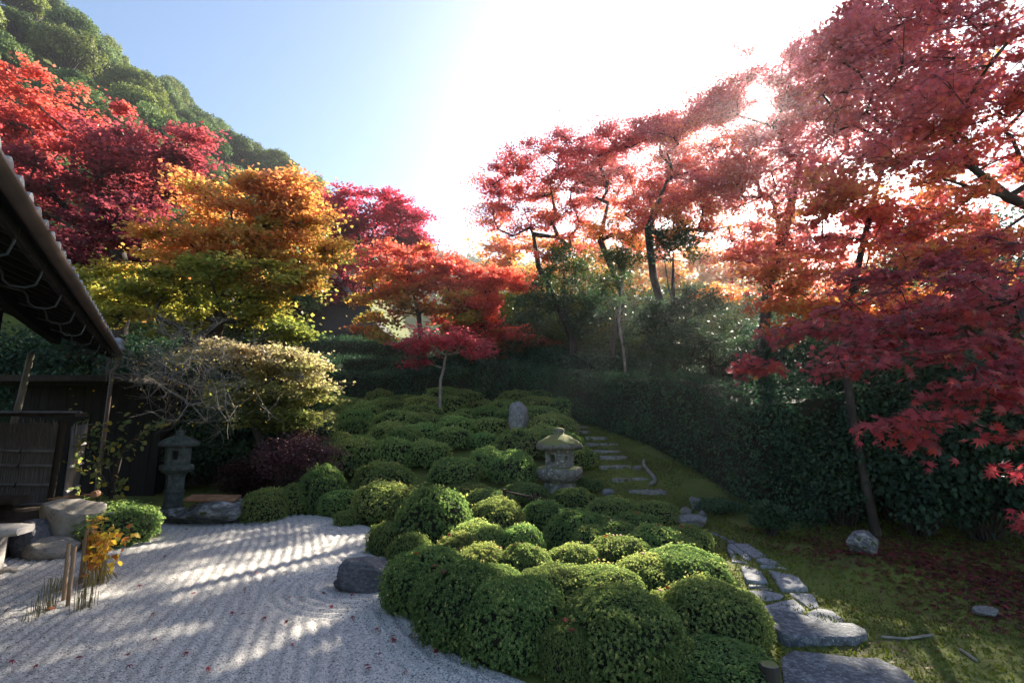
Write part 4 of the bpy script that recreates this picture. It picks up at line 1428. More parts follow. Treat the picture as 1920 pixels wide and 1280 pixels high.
# ------------------------------------------------------------------ path and steps
def slab_mesh(pts3, thick, mat, seed, z_top=None, bev=.018, rough=.008):
    """stone with a slightly uneven top from an outline"""
    import bmesh
    g = np.random.default_rng(seed)
    P = np.array(pts3, float)
    # refine the outline and make it wander a little
    Q = []
    for i in range(len(P)):
        a, b = P[i], P[(i + 1) % len(P)]
        k_ = max(1, int(np.linalg.norm(b - a) / .12))
        for s_ in range(k_):
            q_ = a + (b - a) * s_ / k_
            Q.append(q_ + (g.normal(0, .006, 3) if s_ else 0))
    Q = np.array(Q)
    c = Q.mean(0)
    n_ = len(Q)
    rings = []
    d = Q - c
    L = np.linalg.norm(d[:, :2], axis=1, keepdims=True)
    for sc_, dz in ((1.0, -thick), (1.0, -bev), (1 - bev * .35 / L, -.004), (1 - bev / L, 0), (.6, .0), (.25, 0)):
        ring = c + d * sc_
        ring[:, 2] = Q[:, 2] * 1.0 + dz if np.isscalar(sc_) and sc_ == 1.0 else ring[:, 2] + dz
        ring[:, 2] += rough * fbm(ring, 4, seed, 3) + rough * .5 * fbm(ring, 13, seed + 3, 2)
        rings.append(ring)
    mb = MB()
    V = np.concatenate(rings)
    i = (np.arange(len(rings) - 1)[:, None] * n_ + np.arange(n_)[None])
    j = np.arange(len(rings) - 1)[:, None] * n_ + (np.arange(n_)[None] + 1) % n_
    f_ = np.stack([i, j, j + n_, i + n_], -1).reshape(-1, 4)
    mb.add(V, f_)
    mb.add_poly(rings[-1], [list(range(n_))])
    return mb


def pq(X_, Y_):
    return (1260 + X_ * .297, 900 + Y_ * .297)


path = empty('garden_path', (2, 4.5, 0), kind='structure')
PB = np.array(path.location)
STONES = [
    ('slab', [(385, 395), (480, 393), (612, 470), (530, 487)]), ('slab', [(350, 408), (380, 400), (518, 489), (470, 492), (440, 470)]), ('slab', [(345, 420), (462, 494), (478, 507), (378, 506)]),
    ('slab', [(528, 500), (565, 479), (660, 487), (692, 519), (600, 522)]), ('slab', [(435, 516), (530, 516), (570, 560), (604, 640), (472, 641), (440, 560)]),
    ('slab', [(605, 547), (728, 550), (800, 602), (858, 690), (692, 688), (650, 620)]), ('slab', [(552, 529), (725, 529), (728, 543), (565, 541)]), ('slab', [(480, 647), (600, 647), (556, 660), (485, 668)]),
    ('step', [(556, 664), (618, 657), (644, 670), (634, 690), (560, 686)]), ('slab', [(490, 692), (690, 702), (708, 717), (690, 733), (560, 744), (512, 733)]),
    ('slab', [(737, 697), (888, 706), (915, 745), (928, 783), (868, 793), (792, 745)]), ('slab', [(565, 782), (640, 757), (770, 748), (842, 795), (826, 814), (740, 828), (610, 812)]),
    ('slab', [(838, 830), (920, 797), (1010, 811), (1073, 850), (1084, 880), (1036, 895), (880, 868)]),
    ('darkslab', [(565, 818), (700, 834), (850, 860), (880, 878), (1000, 903), (1150, 906), (1222, 945), (1238, 985), (1160, 1018), (900, 1023), (720, 1028), (620, 960)]),
    ('darkslab', [(690, 1150), (760, 1108), (900, 1106), (1150, 1131), (1300, 1147), (1450, 1210), (1550, 1290), (1500, 1390), (900, 1390), (700, 1300)]),
    ('darkslab', [(335, 362), (380, 366), (408, 386), (360, 388)]), ('darkslab', [(222, 302), (270, 320), (300, 342), (262, 332)]), ('darkslab', [(300, 335), (335, 345), (345, 362), (310, 355)])]
for i, (mt, poly) in enumerate(STONES):
    pts3 = []
    for (a, b) in poly:
        g0 = gnd(*pq(a, b), off=.03)
        g0[2] = terrain(g0[0], g0[1])
        pts3.append(g0)
    pts3 = np.array(pts3)
    pts3[:, 2] = pts3[:, 2].mean() + .018 + (.035 if i in (13, 14) else 0) + rng.uniform(0, .008)
    pts3[:, 2] -= .006
    slab_mesh(pts3 - PB, .14, mt, 60 + i).build('paving_stone', M[mt], path, smooth_shade=True)
steps = empty('stone_steps', (2.2, 11, .4), kind='structure')
SB = np.array(steps.location)
for i, (x0, x1, yt, Yd) in enumerate([(1180, 1251, 921, 10.2), (1148, 1184, 896, 10.8), (1186, 1217, 897, 10.85), (1124, 1184, 872, 11.4), (1126, 1176, 854, 12.0), (1107, 1165, 844, 12.5), (1096, 1124, 830, 13.0),
                                      (1126, 1160, 831, 13.05), (1099, 1139, 818, 13.6), (1066, 1107, 807, 14.3), (1060, 1074, 799, 14.9), (1076, 1103, 798, 15.0), (1058, 1084, 788, 15.8)]):
    a, b = at(x0, yt, Yd), at(x1, yt + 2, Yd)
    z = max(terrain(a[0], Yd) + .05, (a[2] + b[2]) / 2)
    dd = .32
    pts3 = np.array([[a[0], Yd, z], [(a[0] + b[0]) / 2, Yd - .03, z], [b[0], Yd + .02, z], [b[0] - .03, Yd + dd, z], [a[0] + .02, Yd + dd, z]])
    slab_mesh(pts3 - SB, .22, 'step', 90 + i, rough=.014).build('step_stone', M['step'], steps, smooth_shade=True)
P = [at(*q) for q in [(1207, 848, 11.9), (1206, 858, 11.6), (1211, 868, 11.3), (1222, 880, 11.0), (1228, 890, 10.8), (1226, 900, 10.7), (1218, 906, 10.6)]]
for q in P:
    q[2] = terrain(q[0], q[1]) + .03
tag(MB().tube(P, [.03, .04, .045, .05, .045, .05, .03], 7).build('fallen_branch', M['palebark'], smooth_shade=True), 'pale crooked branch lying on the moss beside the steps', 'branch')
for lb, pp in [('thin dry twig on the moss right of the big slab', [(1652, 1196), (1700, 1200), (1748, 1193)]), ('short dry twig on the moss below the red litter', [(1800, 1220), (1830, 1240)])]:
    P = [gnd(*q) + [0, 0, .012] for q in pp]
    tag(MB().tube(P, .012, 5).build('dry_twig', M['palebark']), lb, 'twig')

# moss blades and red litter
n = 95000
u = rng.random((n, 2))
x = .6 + u[:, 0] ** .9 * 6.2
y = 2.3 + u[:, 1] ** 1.2 * 13
C = np.stack([x, y, terrain(x, y) - .002], 1)
pxs = 960 + F * x / (y * CP + (C[:, 2] - CAMZ) * SP)
kk = (pxs > 1060) & (pxs < 2000) & (fbm(C, 1.5, 12) > -.35)
C = C[kk]
n = len(C)
N = rng.normal(0, .5, (n, 3)) + [0, -.8, .3]
A = rng.normal(0, .5, (n, 3)) + [0, 0, 1]
v, f_ = leaf_arr(C, N, rng.uniform(.012, .03, n) * (1 + .06 * C[:, 1]), np.array([[0, -.3, 0], [0, .3, 0], [1, 0, .1]]), A)
MB().add(v, f_, ramp(.5 + .4 * fbm(C, 1.2, 8) + rng.normal(0, .2, n), [(.10, .08, .028), (.095, .12, .026), (.14, .17, .034), (.21, .23, .05)])).build('moss', M['moss_blade'], kind='stuff')
LC = []
while len(LC) < 5200:
    x, y = rng.normal(4.7, 1.1), rng.normal(5.3, 1.2)
    px = 960 + F * x / (y * CP - CAMZ * SP)
    edge = (x - 3.45) + (y - 4.8) * .3
    if px > 2050 or y < 3.0 or y > 8.5 or x < 3.3 or rng.random() > smooth(-.1, 1.2, edge):
        continue
    LC.append((x, y, float(terrain(x, y)) + .012 + .01 * rng.random()))
C = np.array(LC)
n = len(C)
v, f_ = leaf_arr(C, rng.normal(0, .28, (n, 3)) + [0, 0, 1], .055 * rng.uniform(.7, 1.3, n), STAR)
MB().add(v, f_, ramp(rng.random(n), [(.045, .014, .016), (.08, .016, .022), (.12, .018, .026), (.20, .03, .03)])).build('leaf_litter', M['litter'], kind='stuff')
n = 500
x, y = rng.uniform(1.4, 4.6, n), rng.uniform(3, 12, n)
C = np.stack([x, y, terrain(x, y) + .012], 1)
v, f_ = leaf_arr(C, rng.normal(0, .3, (n, 3)) + [0, 0, 1], .03 * rng.uniform(.7, 1.3, n), DIAMOND * [1, 1.5, 1])
MB().add(v, f_, ramp(rng.random(n), [(.06, .04, .02), (.11, .05, .025), (.2, .03, .03)])).build('leaf_crumbs', M['litter'], kind='stuff')

# fallen leaves one by one
FL = [MB().add(STAR * [1, 1, 2.2], [list(range(len(STAR)))], c_).mesh('fallen_leaf', M['litter']) for c_ in ((.30, .02, .03), (.20, .015, .03), (.40, .10, .03), (.22, .11, .04))]
for i, (px, py) in enumerate([(960 / 2, 640 + 890 / 2), (1057 / 2, 640 + 885 / 2), (1090 / 2, 640 + 978 / 2), (1205 / 2, 640 + 968 / 2), (728 / 2, 640 + 968 / 2), (862 / 2, 640 + 1040 / 2), (487 / 2, 640 + 1205 / 2),
                              (480 / 2, 640 + 1245 / 2), (1088 / 2, 640 + 1158 / 2), (702 / 2, 640 + 1192 / 2), (768 / 2, 640 + 1258 / 2), (585 / 2, 640 + 1140 / 2), (570 / 2, 640 + 1050 / 2), (15, 1254),
                              (740, 1212), (771, 1203), (715, 1242), (690, 1265), (640, 1125), (655, 1128), (612, 1110), (540, 1178), (500, 1170), (690, 1272), (70, 1262), (145, 1250), (302, 1268), (510, 1100),
                              (625, 1150), (820, 1240), (760, 1275), (452, 1165), (420, 1075), (310, 1052), (257, 1108), (350, 1000), (390, 1012), (545, 1010), (660, 1168), (708, 1190)]):
    o = link_mesh('fallen_leaf', FL[i % 2])
    g0 = gnd(px, py)
    o.location = (g0[0], g0[1], float(terrain(g0[0], g0[1])) + .058)
    o.scale = (.055,) * 3
    o.rotation_euler = (rng.normal(0, .3), rng.normal(0, .3), rng.uniform(0, 6.28))
    tag(o, 'small red maple leaf fallen on the raked gravel', 'leaf', 'red maple leaves on the gravel')
for i, (px, py) in enumerate([(735, 1207), (742, 1215), (18, 1168), (15, 1152), (90, 1155), (285, 1166), (455, 1111), (505, 1021), (560, 1131), (440, 995)]):
    o = link_mesh('fallen_leaf', FL[2 + i % 2])
    g0 = gnd(px, py)
    o.location = (g0[0], g0[1], float(terrain(g0[0], g0[1])) + .058)
    o.scale = (.065,) * 3
    o.rotation_euler = (rng.normal(0, .3), rng.normal(0, .3), rng.uniform(0, 6.28))
    tag(o, 'orange brown leaf fallen on the raked gravel', 'leaf', 'orange leaves on the gravel')
front = [m_ for m_ in MOUNDS if m_[1] < 7.5 and m_[0] > -1]
for i in range(46):
    mx_ = front[rng.integers(0, len(front))]
    a, q = rng.uniform(0, 6.28), rng.uniform(.05, .75)
    zz = mx_[2] + mx_[5] * (.4 + .6 * (1 - q ** 2.25) ** (1 / 2.25)) * 1.02 + .015
    o = link_mesh('fallen_leaf', FL[[0, 2, 0, 1][i % 4]])
    o.location = (mx_[0] + math.cos(a) * q * mx_[3], mx_[1] + math.sin(a) * q * mx_[4], zz)
    o.scale = (rng.uniform(.045, .065),) * 3
    o.rotation_euler = (rng.normal(0, .5), rng.normal(0, .5), rng.uniform(0, 6.28))
    tag(o, 'red or orange maple leaf caught on top of a front azalea', 'leaf', 'maple leaves caught on the azaleas')

# ------------------------------------------------------------------ lanterns
def lathe(prof, n, rot=0.0, sq=1.0, jig=0.0, seed=0, wob=1):
    """stacked n-gon rings from (radius, z)"""
    prof = np.array(prof, float)
    t = np.arange(n) * 2 * np.pi / n + rot
    V = np.stack([prof[:, 0:1] * np.cos(t)[None], prof[:, 0:1] * np.sin(t)[None], np.repeat(prof[:, 1:2], n, 1)], -1).reshape(-1, 3)
    if jig:
        V = V + jig * np.stack([fbm(V, 5, seed + k_, 4) for k_ in range(3)], 1)
    i = np.arange(len(prof) - 1)[:, None] * n + np.arange(n)[None]
    j = np.arange(len(prof) - 1)[:, None] * n + (np.arange(n)[None] + 1) % n
    mb = MB().add(V, np.stack([i, j, j + n, i + n], -1).reshape(-1, 4))
    mb.add_poly(V[:n], [list(range(n))[::-1]])
    mb.add_poly(V[-n:], [list(range(n))])
    return mb


def firebox(mb, n, r, z0, z1, rot, holes):
    """n-sided hollow box; holes = {side: (half width fraction, z lo, z hi)}; walls have thickness"""
    th = .05
    for s_ in range(n):
        a0, a1 = rot + 2 * np.pi * s_ / n, rot + 2 * np.pi * (s_ + 1) / n
        p0, p1 = np.array([r * math.cos(a0), r * math.sin(a0)]), np.array([r * math.cos(a1), r * math.sin(a1)])
        q = (r - th) / r
        L = np.linalg.norm(p1 - p0)

        def pt(t, z, inner):
            p_ = (p0 + (p1 - p0) * t) * (q if inner else 1)
            return [p_[0], p_[1], z]
        if s_ in holes:
            hw, lo, hi = holes[s_]
            ts, zs = [0, .5 - hw, .5 + hw, 1], [z0, lo, hi, z1]
            for a in range(3):
                for b in range(3):
                    if a == 1 and b == 1:
                        continue
                    for inn in (False, True):
                        v = [pt(ts[a], zs[b], inn), pt(ts[a + 1], zs[b], inn), pt(ts[a + 1], zs[b + 1], inn), pt(ts[a], zs[b + 1], inn)]
                        mb.add(v if not inn else v[::-1], [[0, 1, 2, 3]])
            for (ta, za), (tb_, zb_) in (((ts[1], lo), (ts[2], lo)), ((ts[2], lo), (ts[2], hi)), ((ts[2], hi), (ts[1], hi)), ((ts[1], hi), (ts[1], lo))):
                mb.add([pt(ta, za, False), pt(ta, za, True), pt(tb_, zb_, True), pt(tb_, zb_, False)], [[0, 1, 2, 3]])
        else:
            for inn in (False, True):
                v = [pt(0, z0, inn), pt(1, z0, inn), pt(1, z1, inn), pt(0, z1, inn)]
                mb.add(v if not inn else v[::-1], [[0, 1, 2, 3]])
    return mb


# centre lantern (hexagonal, broad mossy roof)
LY = 10.5
lc = at(1050, 915, LY)
zb = float(terrain(lc[0], LY))
s1 = LY / F
zt = at(1050, 802, LY)[2]
HT = zt - zb
r_ = empty('stone_lantern', (lc[0], LY, zb), 'broad stone lantern with a mossy mushroom roof beside the steps', 'lantern', rz=.35)


def zpx(y_):
    return at(1050, y_, LY)[2] - zb


lathe([(30 * s1, -.1), (30 * s1, zpx(905)), (27 * s1, zpx(902))], 24, jig=.008, seed=3).build('base', M['stone'], r_, False)
lathe([(30 * s1, zpx(902)), (37 * s1, zpx(897)), (41 * s1, zpx(893)), (42.5 * s1, zpx(884)), (41 * s1, zpx(877)), (36 * s1, zpx(874.5))], 30, jig=.022, seed=5).build('platform', M['stone'], r_, True)
fb = firebox(MB(), 6, 29 * s1, zpx(875), zpx(842), .05, {3: (.2, zpx(864), zpx(851)), 4: (.09, zpx(860), zpx(852)), 0: (.2, zpx(864), zpx(851)), 1: (.14, zpx(862), zpx(852))})
fb.build('firebox', M['stone'], r_)
rf = lathe([(22 * s1, zpx(843)), (40 * s1, zpx(842)), (43 * s1, zpx(838)), (43 * s1, zpx(834)), (38 * s1, zpx(828)), (29 * s1, zpx(822)), (20 * s1, zpx(817)), (12 * s1, zpx(814.5))], 36, jig=.026, seed=9)
M['roofmoss'] = noise_mat('mossy_roof_stone', [(.07, .068, .06), (.19, .18, .16), (.34, .33, .29)], 12, 9, bump=1.0, bscale=60, top=((.19, .20, .07), 6), top_lo=.25, top_hi=.6, dist=.02)
rf = rf.build('roof', M['roofmoss'], r_, True)
fn = lathe([(9 * s1, zpx(816)), (10.5 * s1, zpx(814)), (9.5 * s1, zpx(811.5)), (8 * s1, zpx(811)), (10 * s1, zpx(808)), (9.5 * s1, zpx(804)), (6 * s1, zpx(802)), (2 * s1, zpx(801.3))], 16, jig=.006, seed=12)
fn.build('finial', M['roofmoss'], r_, True)

# left lantern (tall, slightly leaning shaft)
LY2 = 9.3
s2 = LY2 / F
lc2 = at(322, 962, LY2)
zb2 = float(terrain(lc2[0], LY2))
l2 = empty('stone_lantern', (lc2[0], LY2, zb2), 'tall slender stone lantern in the deep shade at the left', 'lantern', rz=.3)


def z2(y_):
    return at(322, y_, LY2)[2] - zb2


q45 = math.pi / 4
hx = 6
lathe([(17 * s2, -.05), (18 * s2, z2(950)), (18 * s2, z2(946))], hx, 0, jig=.004).build('base', M['shaded_stone'], l2)
lathe([(15.5 * s2, z2(946)), (15 * s2, z2(922))], hx).build('lower_shaft', M['shaded_stone'], l2)
lathe([(16.8 * s2, z2(922)), (17.4 * s2, z2(920)), (16.8 * s2, z2(917))], hx).build('shaft_ring', M['shaded_stone'], l2)
lathe([(15 * s2, z2(917)), (15 * s2, z2(893)), (16.5 * s2, z2(890)), (18 * s2, z2(887))], hx).build('upper_shaft', M['shaded_stone'], l2)
lathe([(18 * s2, z2(887)), (24 * s2, z2(884)), (28 * s2, z2(879)), (28 * s2, z2(873)), (25 * s2, z2(870))], hx, jig=.004).build('platform', M['shaded_stone'], l2)
firebox(MB(), hx, 21 * s2, z2(870), z2(838), 0, {4: (.27, z2(860), z2(844)), 1: (.27, z2(860), z2(844)), 3: (.2, z2(860), z2(846)), 0: (.2, z2(860), z2(846))}).build('firebox', M['shaded_stone'], l2)
lathe([(22 * s2, z2(838)), (33 * s2, z2(835)), (34 * s2, z2(831)), (30 * s2, z2(826)), (20 * s2, z2(820)), (10 * s2, z2(816))], hx, jig=.006).build('roof', M['shaded_stone'], l2)
lathe([(8 * s2, z2(816.5)), (9 * s2, z2(814)), (7 * s2, z2(812)), (9 * s2, z2(809)), (5 * s2, z2(806)), (1 * s2, z2(804.5))], 12, jig=.003).build('finial', M['shaded_stone'], l2, True)

# ------------------------------------------------------------------ bamboo things
# lid on the mossy boulder
ml = mr.location
lid = empty('bamboo_cover', (ml[0] + .02, ml[1] - .05, ml[2] + mr.scale[2] + .0), 'reddish split bamboo cover lying across the mossy boulder', 'cover', rz=.05)
wl = mr.scale[0] * .72
for k in range(5):
    tx = MB().tube([(-wl + rng.uniform(0, .05), -.12 + k * .055, .01 * k), (wl, -.12 + k * .055, .01 * k - .015)], .026, 8)
    tx.build('bamboo_pole', M['redbamboo'], lid, True)
# ladle on the basin
bl = bas.location
lad = empty('ladle', (bl[0] + bas.scale[0] * .35, bl[1] - .1, bl[2] + bas.scale[2]), 'bamboo water ladle resting on the pale upright boulder', 'ladle', rz=.15)
MB().tube([(-.42, 0, .0), (.1, 0, .05)], .009, 8).build('handle', M['redbamboo'], lad, True)
cup = MB().tube([(.14, -.035, .055), (.14, .0, .055), (.14, .045, .055)], [.042, .045, .045], 16)
cup.build('cup', M['redbamboo'], lad, True)
# stakes
SG = 'bamboo stakes in the gravel'
for (xt, yt, xb, yb, r, lb) in [(129, 1018, 119, 1130, .017, 'leftmost of the thin bamboo stakes in the gravel'), (140, 1024, 126, 1142, .017, 'bamboo stake just right of the leftmost one'),
                                (164, 992, 149, 1100, .019, 'tallest bamboo stake beside the yellow plant'), (158, 1010, 156, 1088, .016, 'bamboo stake behind the tallest one'),
                                (174, 985, 166, 1065, .014, 'bamboo stake half hidden in the yellow leaves')]:
    b = gnd(xb, yb)
    tpt = at(xt, yt, b[1] + .03)
    o = empty('bamboo_stake', b, lb, 'stake', SG)
    d = tpt - b
    MB().tube([(0, 0, -.08)] + [d * k for k in (.3, .31, .32, .63, .64, .65, 1.0)], [r, r, r * 1.12, r, r, r * 1.12, r, r], 9).build('cane', M['bamboo'], o, True)
    MB().tube([d * 1.0, d * 1.002 + [0, 0, .002]], r * .7, 9).build('hollow_end', M['darkwood'], o)
# wooden post at bottom
pb = gnd(1447, 1305)
o = empty('wooden_post', (pb[0], pb[1], 0), 'short round wooden post at the bottom edge beside the azaleas', 'post')
tz = at(1447, 1245, pb[1])[2]
rr_ = 16 * pb[1] / F
lathe([(rr_, -.1), (rr_ * .98, tz * .5), (rr_, tz - .01), (rr_ * .93, tz)], 16, jig=.003, seed=4).build('log', M['greywood2'] if 'greywood2' in M else M['bark'], o, True)
lathe([(rr_ * .9, tz), (rr_ * .85, tz + .004)], 16).build('cut_top', M['stone'], o, True)
# low bamboo rail by the lantern
ra, rb = at(946, 921, 8.6), at(1018, 934, 8.3)
rail = empty('bamboo_rail', (ra[0], ra[1], float(terrain(ra[0], ra[1]))), 'low dark wooden rail in front of the centre lantern', 'rail')
for e_ in (ra + (0, 0, .04), (ra * .2 + rb * .8) + (0, 0, .05)):
    zg = float(terrain(e_[0], e_[1]))
    MB().tube([(e_[0] - ra[0], e_[1] - ra[1], zg - .1 - rail.location[2]), (e_[0] - ra[0], e_[1] - ra[1], e_[2] - rail.location[2])], .032, 10).build('post', M['darkwood'], rail, True)
q0, q1 = ra - np.array(rail.location), rb - np.array(rail.location)
MB().tube([q0, (q0 + q1) / 2 + [0, 0, -.01], q1 + (q1 - q0) * .15], .018, 8).build('rail_pole', M['darkwood'], rail, True)

# reed fence with bamboo battens
FY = 8.35
fx0, fx1 = at(-90, 900, FY)[0], at(100, 900, FY)[0]
zt_ = at(50, 790, FY)[2]
fence = empty('reed_fence', (fx1, FY, 0), 'weathered reed fence with bamboo battens at the left', 'fence')
rd = MB()
for x in np.arange(fx0 - fx1, -.03, .021):
    lean = rng.normal(0, .01)
    rd.tube([(x, rng.normal(0, .008), .06), (x + lean, rng.normal(0, .008), zt_ - .36), (x + lean * 2, rng.normal(0, .012), zt_ - .02 + rng.normal(0, .03))], .0085, 4, cap=False)
rd.box(fx0 - fx1, .012, .05, -.03, .022, zt_ - .05)
for _ in range(260):
    x = rng.uniform(fx0 - fx1, -.05)
    rd.tube([(x, -.01 + rng.normal(0, .012), zt_ - .4), (x + rng.normal(0, .05), rng.normal(0, .02) - .012, zt_ - .02)], .005, 3, cap=False)
rd.build('reed_screen', M['reed'], fence, kind='stuff')
for yy in (845, 872, 908, 944):
    zz = at(50, yy, FY)[2]
    o = MB().tube([(x, -.035, zz + .004 * math.sin(x * 5)) for x in np.linspace(fx0 - fx1, -.02, 8)], .026, 9).build('bamboo_batten', M['bambooold'], fence, True)
    for kx in (-.55, -1.15):
        MB().tube([(kx - .012, -.064, zz - .034), (kx, -.066, zz), (kx + .012, -.064, zz + .034)], .009, 5).build('cord_knot', M['cord'], o, True)
MB().tube([(.0, 0, -.1), (0.02, 0, zt_ * .5), (.03, 0, zt_ + .04)], .055, 10).build('post', M['darkwood'], fence, True)
tp = at(50, 778, FY)[2]
MB().box(fx0 - fx1, -.14, tp - .02, .32, .14, tp + .03).build('cap_board', M['greywood3'] if 'greywood3' in M else M['darkwood'], fence)
MB().tube([(fx0 - fx1, 0, tp + .04), (.3, 0, tp + .04)], .03, 8).build('ridge_pole', M['bambooold'], fence, True)
fence2 = empty('reed_fence', (fx1 + .12, FY + .1, 0), 'short angled wing of brushwood fence beyond the fence post', 'fence')
rd = MB()
for k in range(110):
    t = k / 110
    rd.tube([(-t * .55, t * .9 + rng.normal(0, .015), .05), (-t * .55 + rng.normal(0, .015), t * .9 + rng.normal(0, .02), zt_ - .1 + rng.normal(0, .05))], .011, 4, cap=False)
rd.build('brushwood', M['reed'], fence2, kind='stuff')
for zz in (.55, .95, 1.3):
    MB().tube([(.04, -.03, zz), (-.5, .87, zz)], .025, 8).build('bamboo_batten', M['bambooold'], fence2, True)

# benches
def bench(label, px, py, Yd, L, wd, h, rz, mat, rounded):
    c = at(px, py, Yd)
    o = empty('bench', (c[0], c[1], 0), label, 'bench', rz=rz)
    mb = MB()
    xs_ = np.linspace(-L, 0, 12)
    sec = [(-.5, .0), (-.46, .45), (-.2, .55), (.2, .55), (.46, .45), (.5, .0), (.42, -.45), (-.42, -.45)]
    V = []
    for i, x in enumerate(xs_):
        q_ = 1.0 if i < 10 else (.94 if i == 10 else .72)
        for (a, b) in sec:
            V.append((x, a * wd * q_ + .02 * math.sin(x * 3) * rounded, h + b * .11 * (q_ if rounded else 1)))
    V = np.array(V)
    n_ = len(sec)
    i = np.arange(11)[:, None] * n_ + np.arange(n_)[None]
    j = np.arange(11)[:, None] * n_ + (np.arange(n_)[None] + 1) % n_
    mb.add(V, np.stack([i, i + n_, j + n_, j], -1).reshape(-1, 4))
    mb.add_poly(V[-n_:], [list(range(n_))])
    mb.build('seat', M[mat], o, True)
    for x in (-.28, -L + .3):
        MB().box(x - .05, -wd * .4, .02, x + .03, wd * .4, h - .05).build('leg', M[mat] if rounded else M['darkwood'], o)
    return o


bench('pale weathered log bench at the left edge, its end catching the sun', 46, 1010, 5.75, 1.6, .42, .50, .25, 'greywood', 1)
bench('dark plank bench in front of the reed fence', 40, 950, 7.2, 1.6, .45, .60, .1, 'darkwood', 0)

# ------------------------------------------------------------------ yellow plant, cut stems, leafy shoots
OV3 = OVAL * [1, 1.5, 1.2]


def leaf_part_plant(name, label, cat, base, shoots, nl, size, cols, stemmat, hang=.0):
    """stems + single leaves, every leaf a part"""
    o = empty(name, base, label, cat)
    mb = MB()
    lm = [MB().add(OV3, [[0, 1, 2, 3, 4, 5]], c_).mesh('leaf', M['maple']) for c_ in cols]
    per = nl // len(shoots)
    for sh in shoots:
        P = np.array(sh) - base
        mb.tube(P, np.linspace(.0045, .002, len(P)), 5, cap=False)
        for k_ in range(per):
            t = rng.uniform(.2, 1.0) * (len(P) - 1)
            i = min(int(t), len(P) - 2)
            p_ = P[i] + (P[i + 1] - P[i]) * (t - i)
            lf = link_mesh('leaf', lm[rng.integers(0, len(lm))], o)
            s_ = size * rng.uniform(.6, 1.25)
            lf.location = p_ + rng.normal(0, size * .45, 3)
            lf.rotation_euler = (rng.normal(0, .7), rng.normal(hang, .6), rng.uniform(0, 6.28))
            lf.scale = (s_, s_, s_)
    mb.build('stem', M[stemmat], o)
    return o


yb_ = gnd(180, 1100)
yb_[2] = 0
Yy = yb_[1]
sh = []
for k in range(14):
    dx, dyy = rng.uniform(-10, 14), rng.uniform(-.15, .3)
    tx = rng.uniform(168, 222)
    ty = rng.uniform(962, 1010)
    b0 = at(178 + dx, 1105, Yy) + [0, dyy, 0]
    b0[2] = 0
    sh.append([b0, at(178 + dx * 1.1 + rng.normal(0, 3), 1050, Yy + dyy), at((180 + tx) / 2 + 5, (1050 + ty) / 2, Yy + dyy), at(tx, ty, Yy + dyy)])
b0 = at(196, 1105, Yy)
b0[2] = 0
sh.append([b0, at(214, 1060, Yy), at(232, 1025, Yy), at(245, 985, Yy)])
YC = [(.62, .43, .04), (.58, .36, .04), (.42, .32, .04), (.36, .32, .05), (.48, .22, .04), (.28, .12, .04)]
leaf_part_plant('perennial_plant', 'yellow leaved perennial glowing beside the bamboo stakes', 'plant', yb_, sh, 298, .07, YC, 'stem', .5)
CS = 'clumps of cut dry stems in the gravel'
for (px, py, w_, n_, h_, lb) in [(60, 1168, 10, 12, .14, 'nearest low clump of cut yellowish stems at the left'), (84, 1150, 16, 30, .17, 'wide clump of cut stems in the middle of the row'),
                                 (104, 1118, 10, 24, .18, 'clump of cut stems beside the leftmost stake'), (158, 1146, 9, 34, .21, 'dense clump of cut brown stems in front of the yellow plant'),
                                 (180, 1100, 16, 44, .24, 'dry stems at the foot of the yellow plant')]:
    b = gnd(px, py)
    o = empty('cut_stems', b, lb, 'dry stems', CS)
    mb = MB()
    for k in range(n_):
        x, y = rng.normal(0, w_ * b[1] / F * .5), rng.normal(0, .06)
        hh = h_ * rng.uniform(.6, 1.15)
        mb.tube([(x, y, -.02), (x + rng.normal(0, .015), y + rng.normal(0, .01), hh)], [.0035, .003], 4)
    ob = mb.build('stem_bundle', M['stem'], o, kind='stuff')

lb_ = gnd(212, 948)
Yl = 8.6
sh = []
for pts_ in [[(215, 930), (205, 880), (190, 830), (165, 790), (135, 760)], [(214, 920), (212, 850), (200, 810), (175, 780)], [(214, 920), (190, 900), (160, 880), (140, 860)], [(214, 925), (170, 930), (130, 915)],
             [(216, 900), (225, 840), (235, 800), (225, 770)], [(218, 910), (240, 850), (265, 820), (290, 800)], [(214, 930), (180, 870), (150, 840), (130, 870)], [(216, 900), (230, 900), (225, 930)],
             [(240, 850), (280, 800), (310, 790)], [(205, 880), (180, 850), (150, 815)]]:
    sh.append([at(a, b, Yl + rng.normal(0, .08)) for a, b in pts_])
LCc = [(.15, .19, .06), (.20, .24, .08), (.12, .16, .06), (.46, .36, .06), (.28, .29, .09)]
sb = np.array([at(215, 930, Yl)[0], Yl, float(terrain(at(215, 930, Yl)[0], Yl))])
leaf_part_plant('leafy_shoots', 'thin arching shoots with sparse green and yellow leaves before the dark building', 'plant', sb, sh, 240, .10, LCc, 'bark', .4)

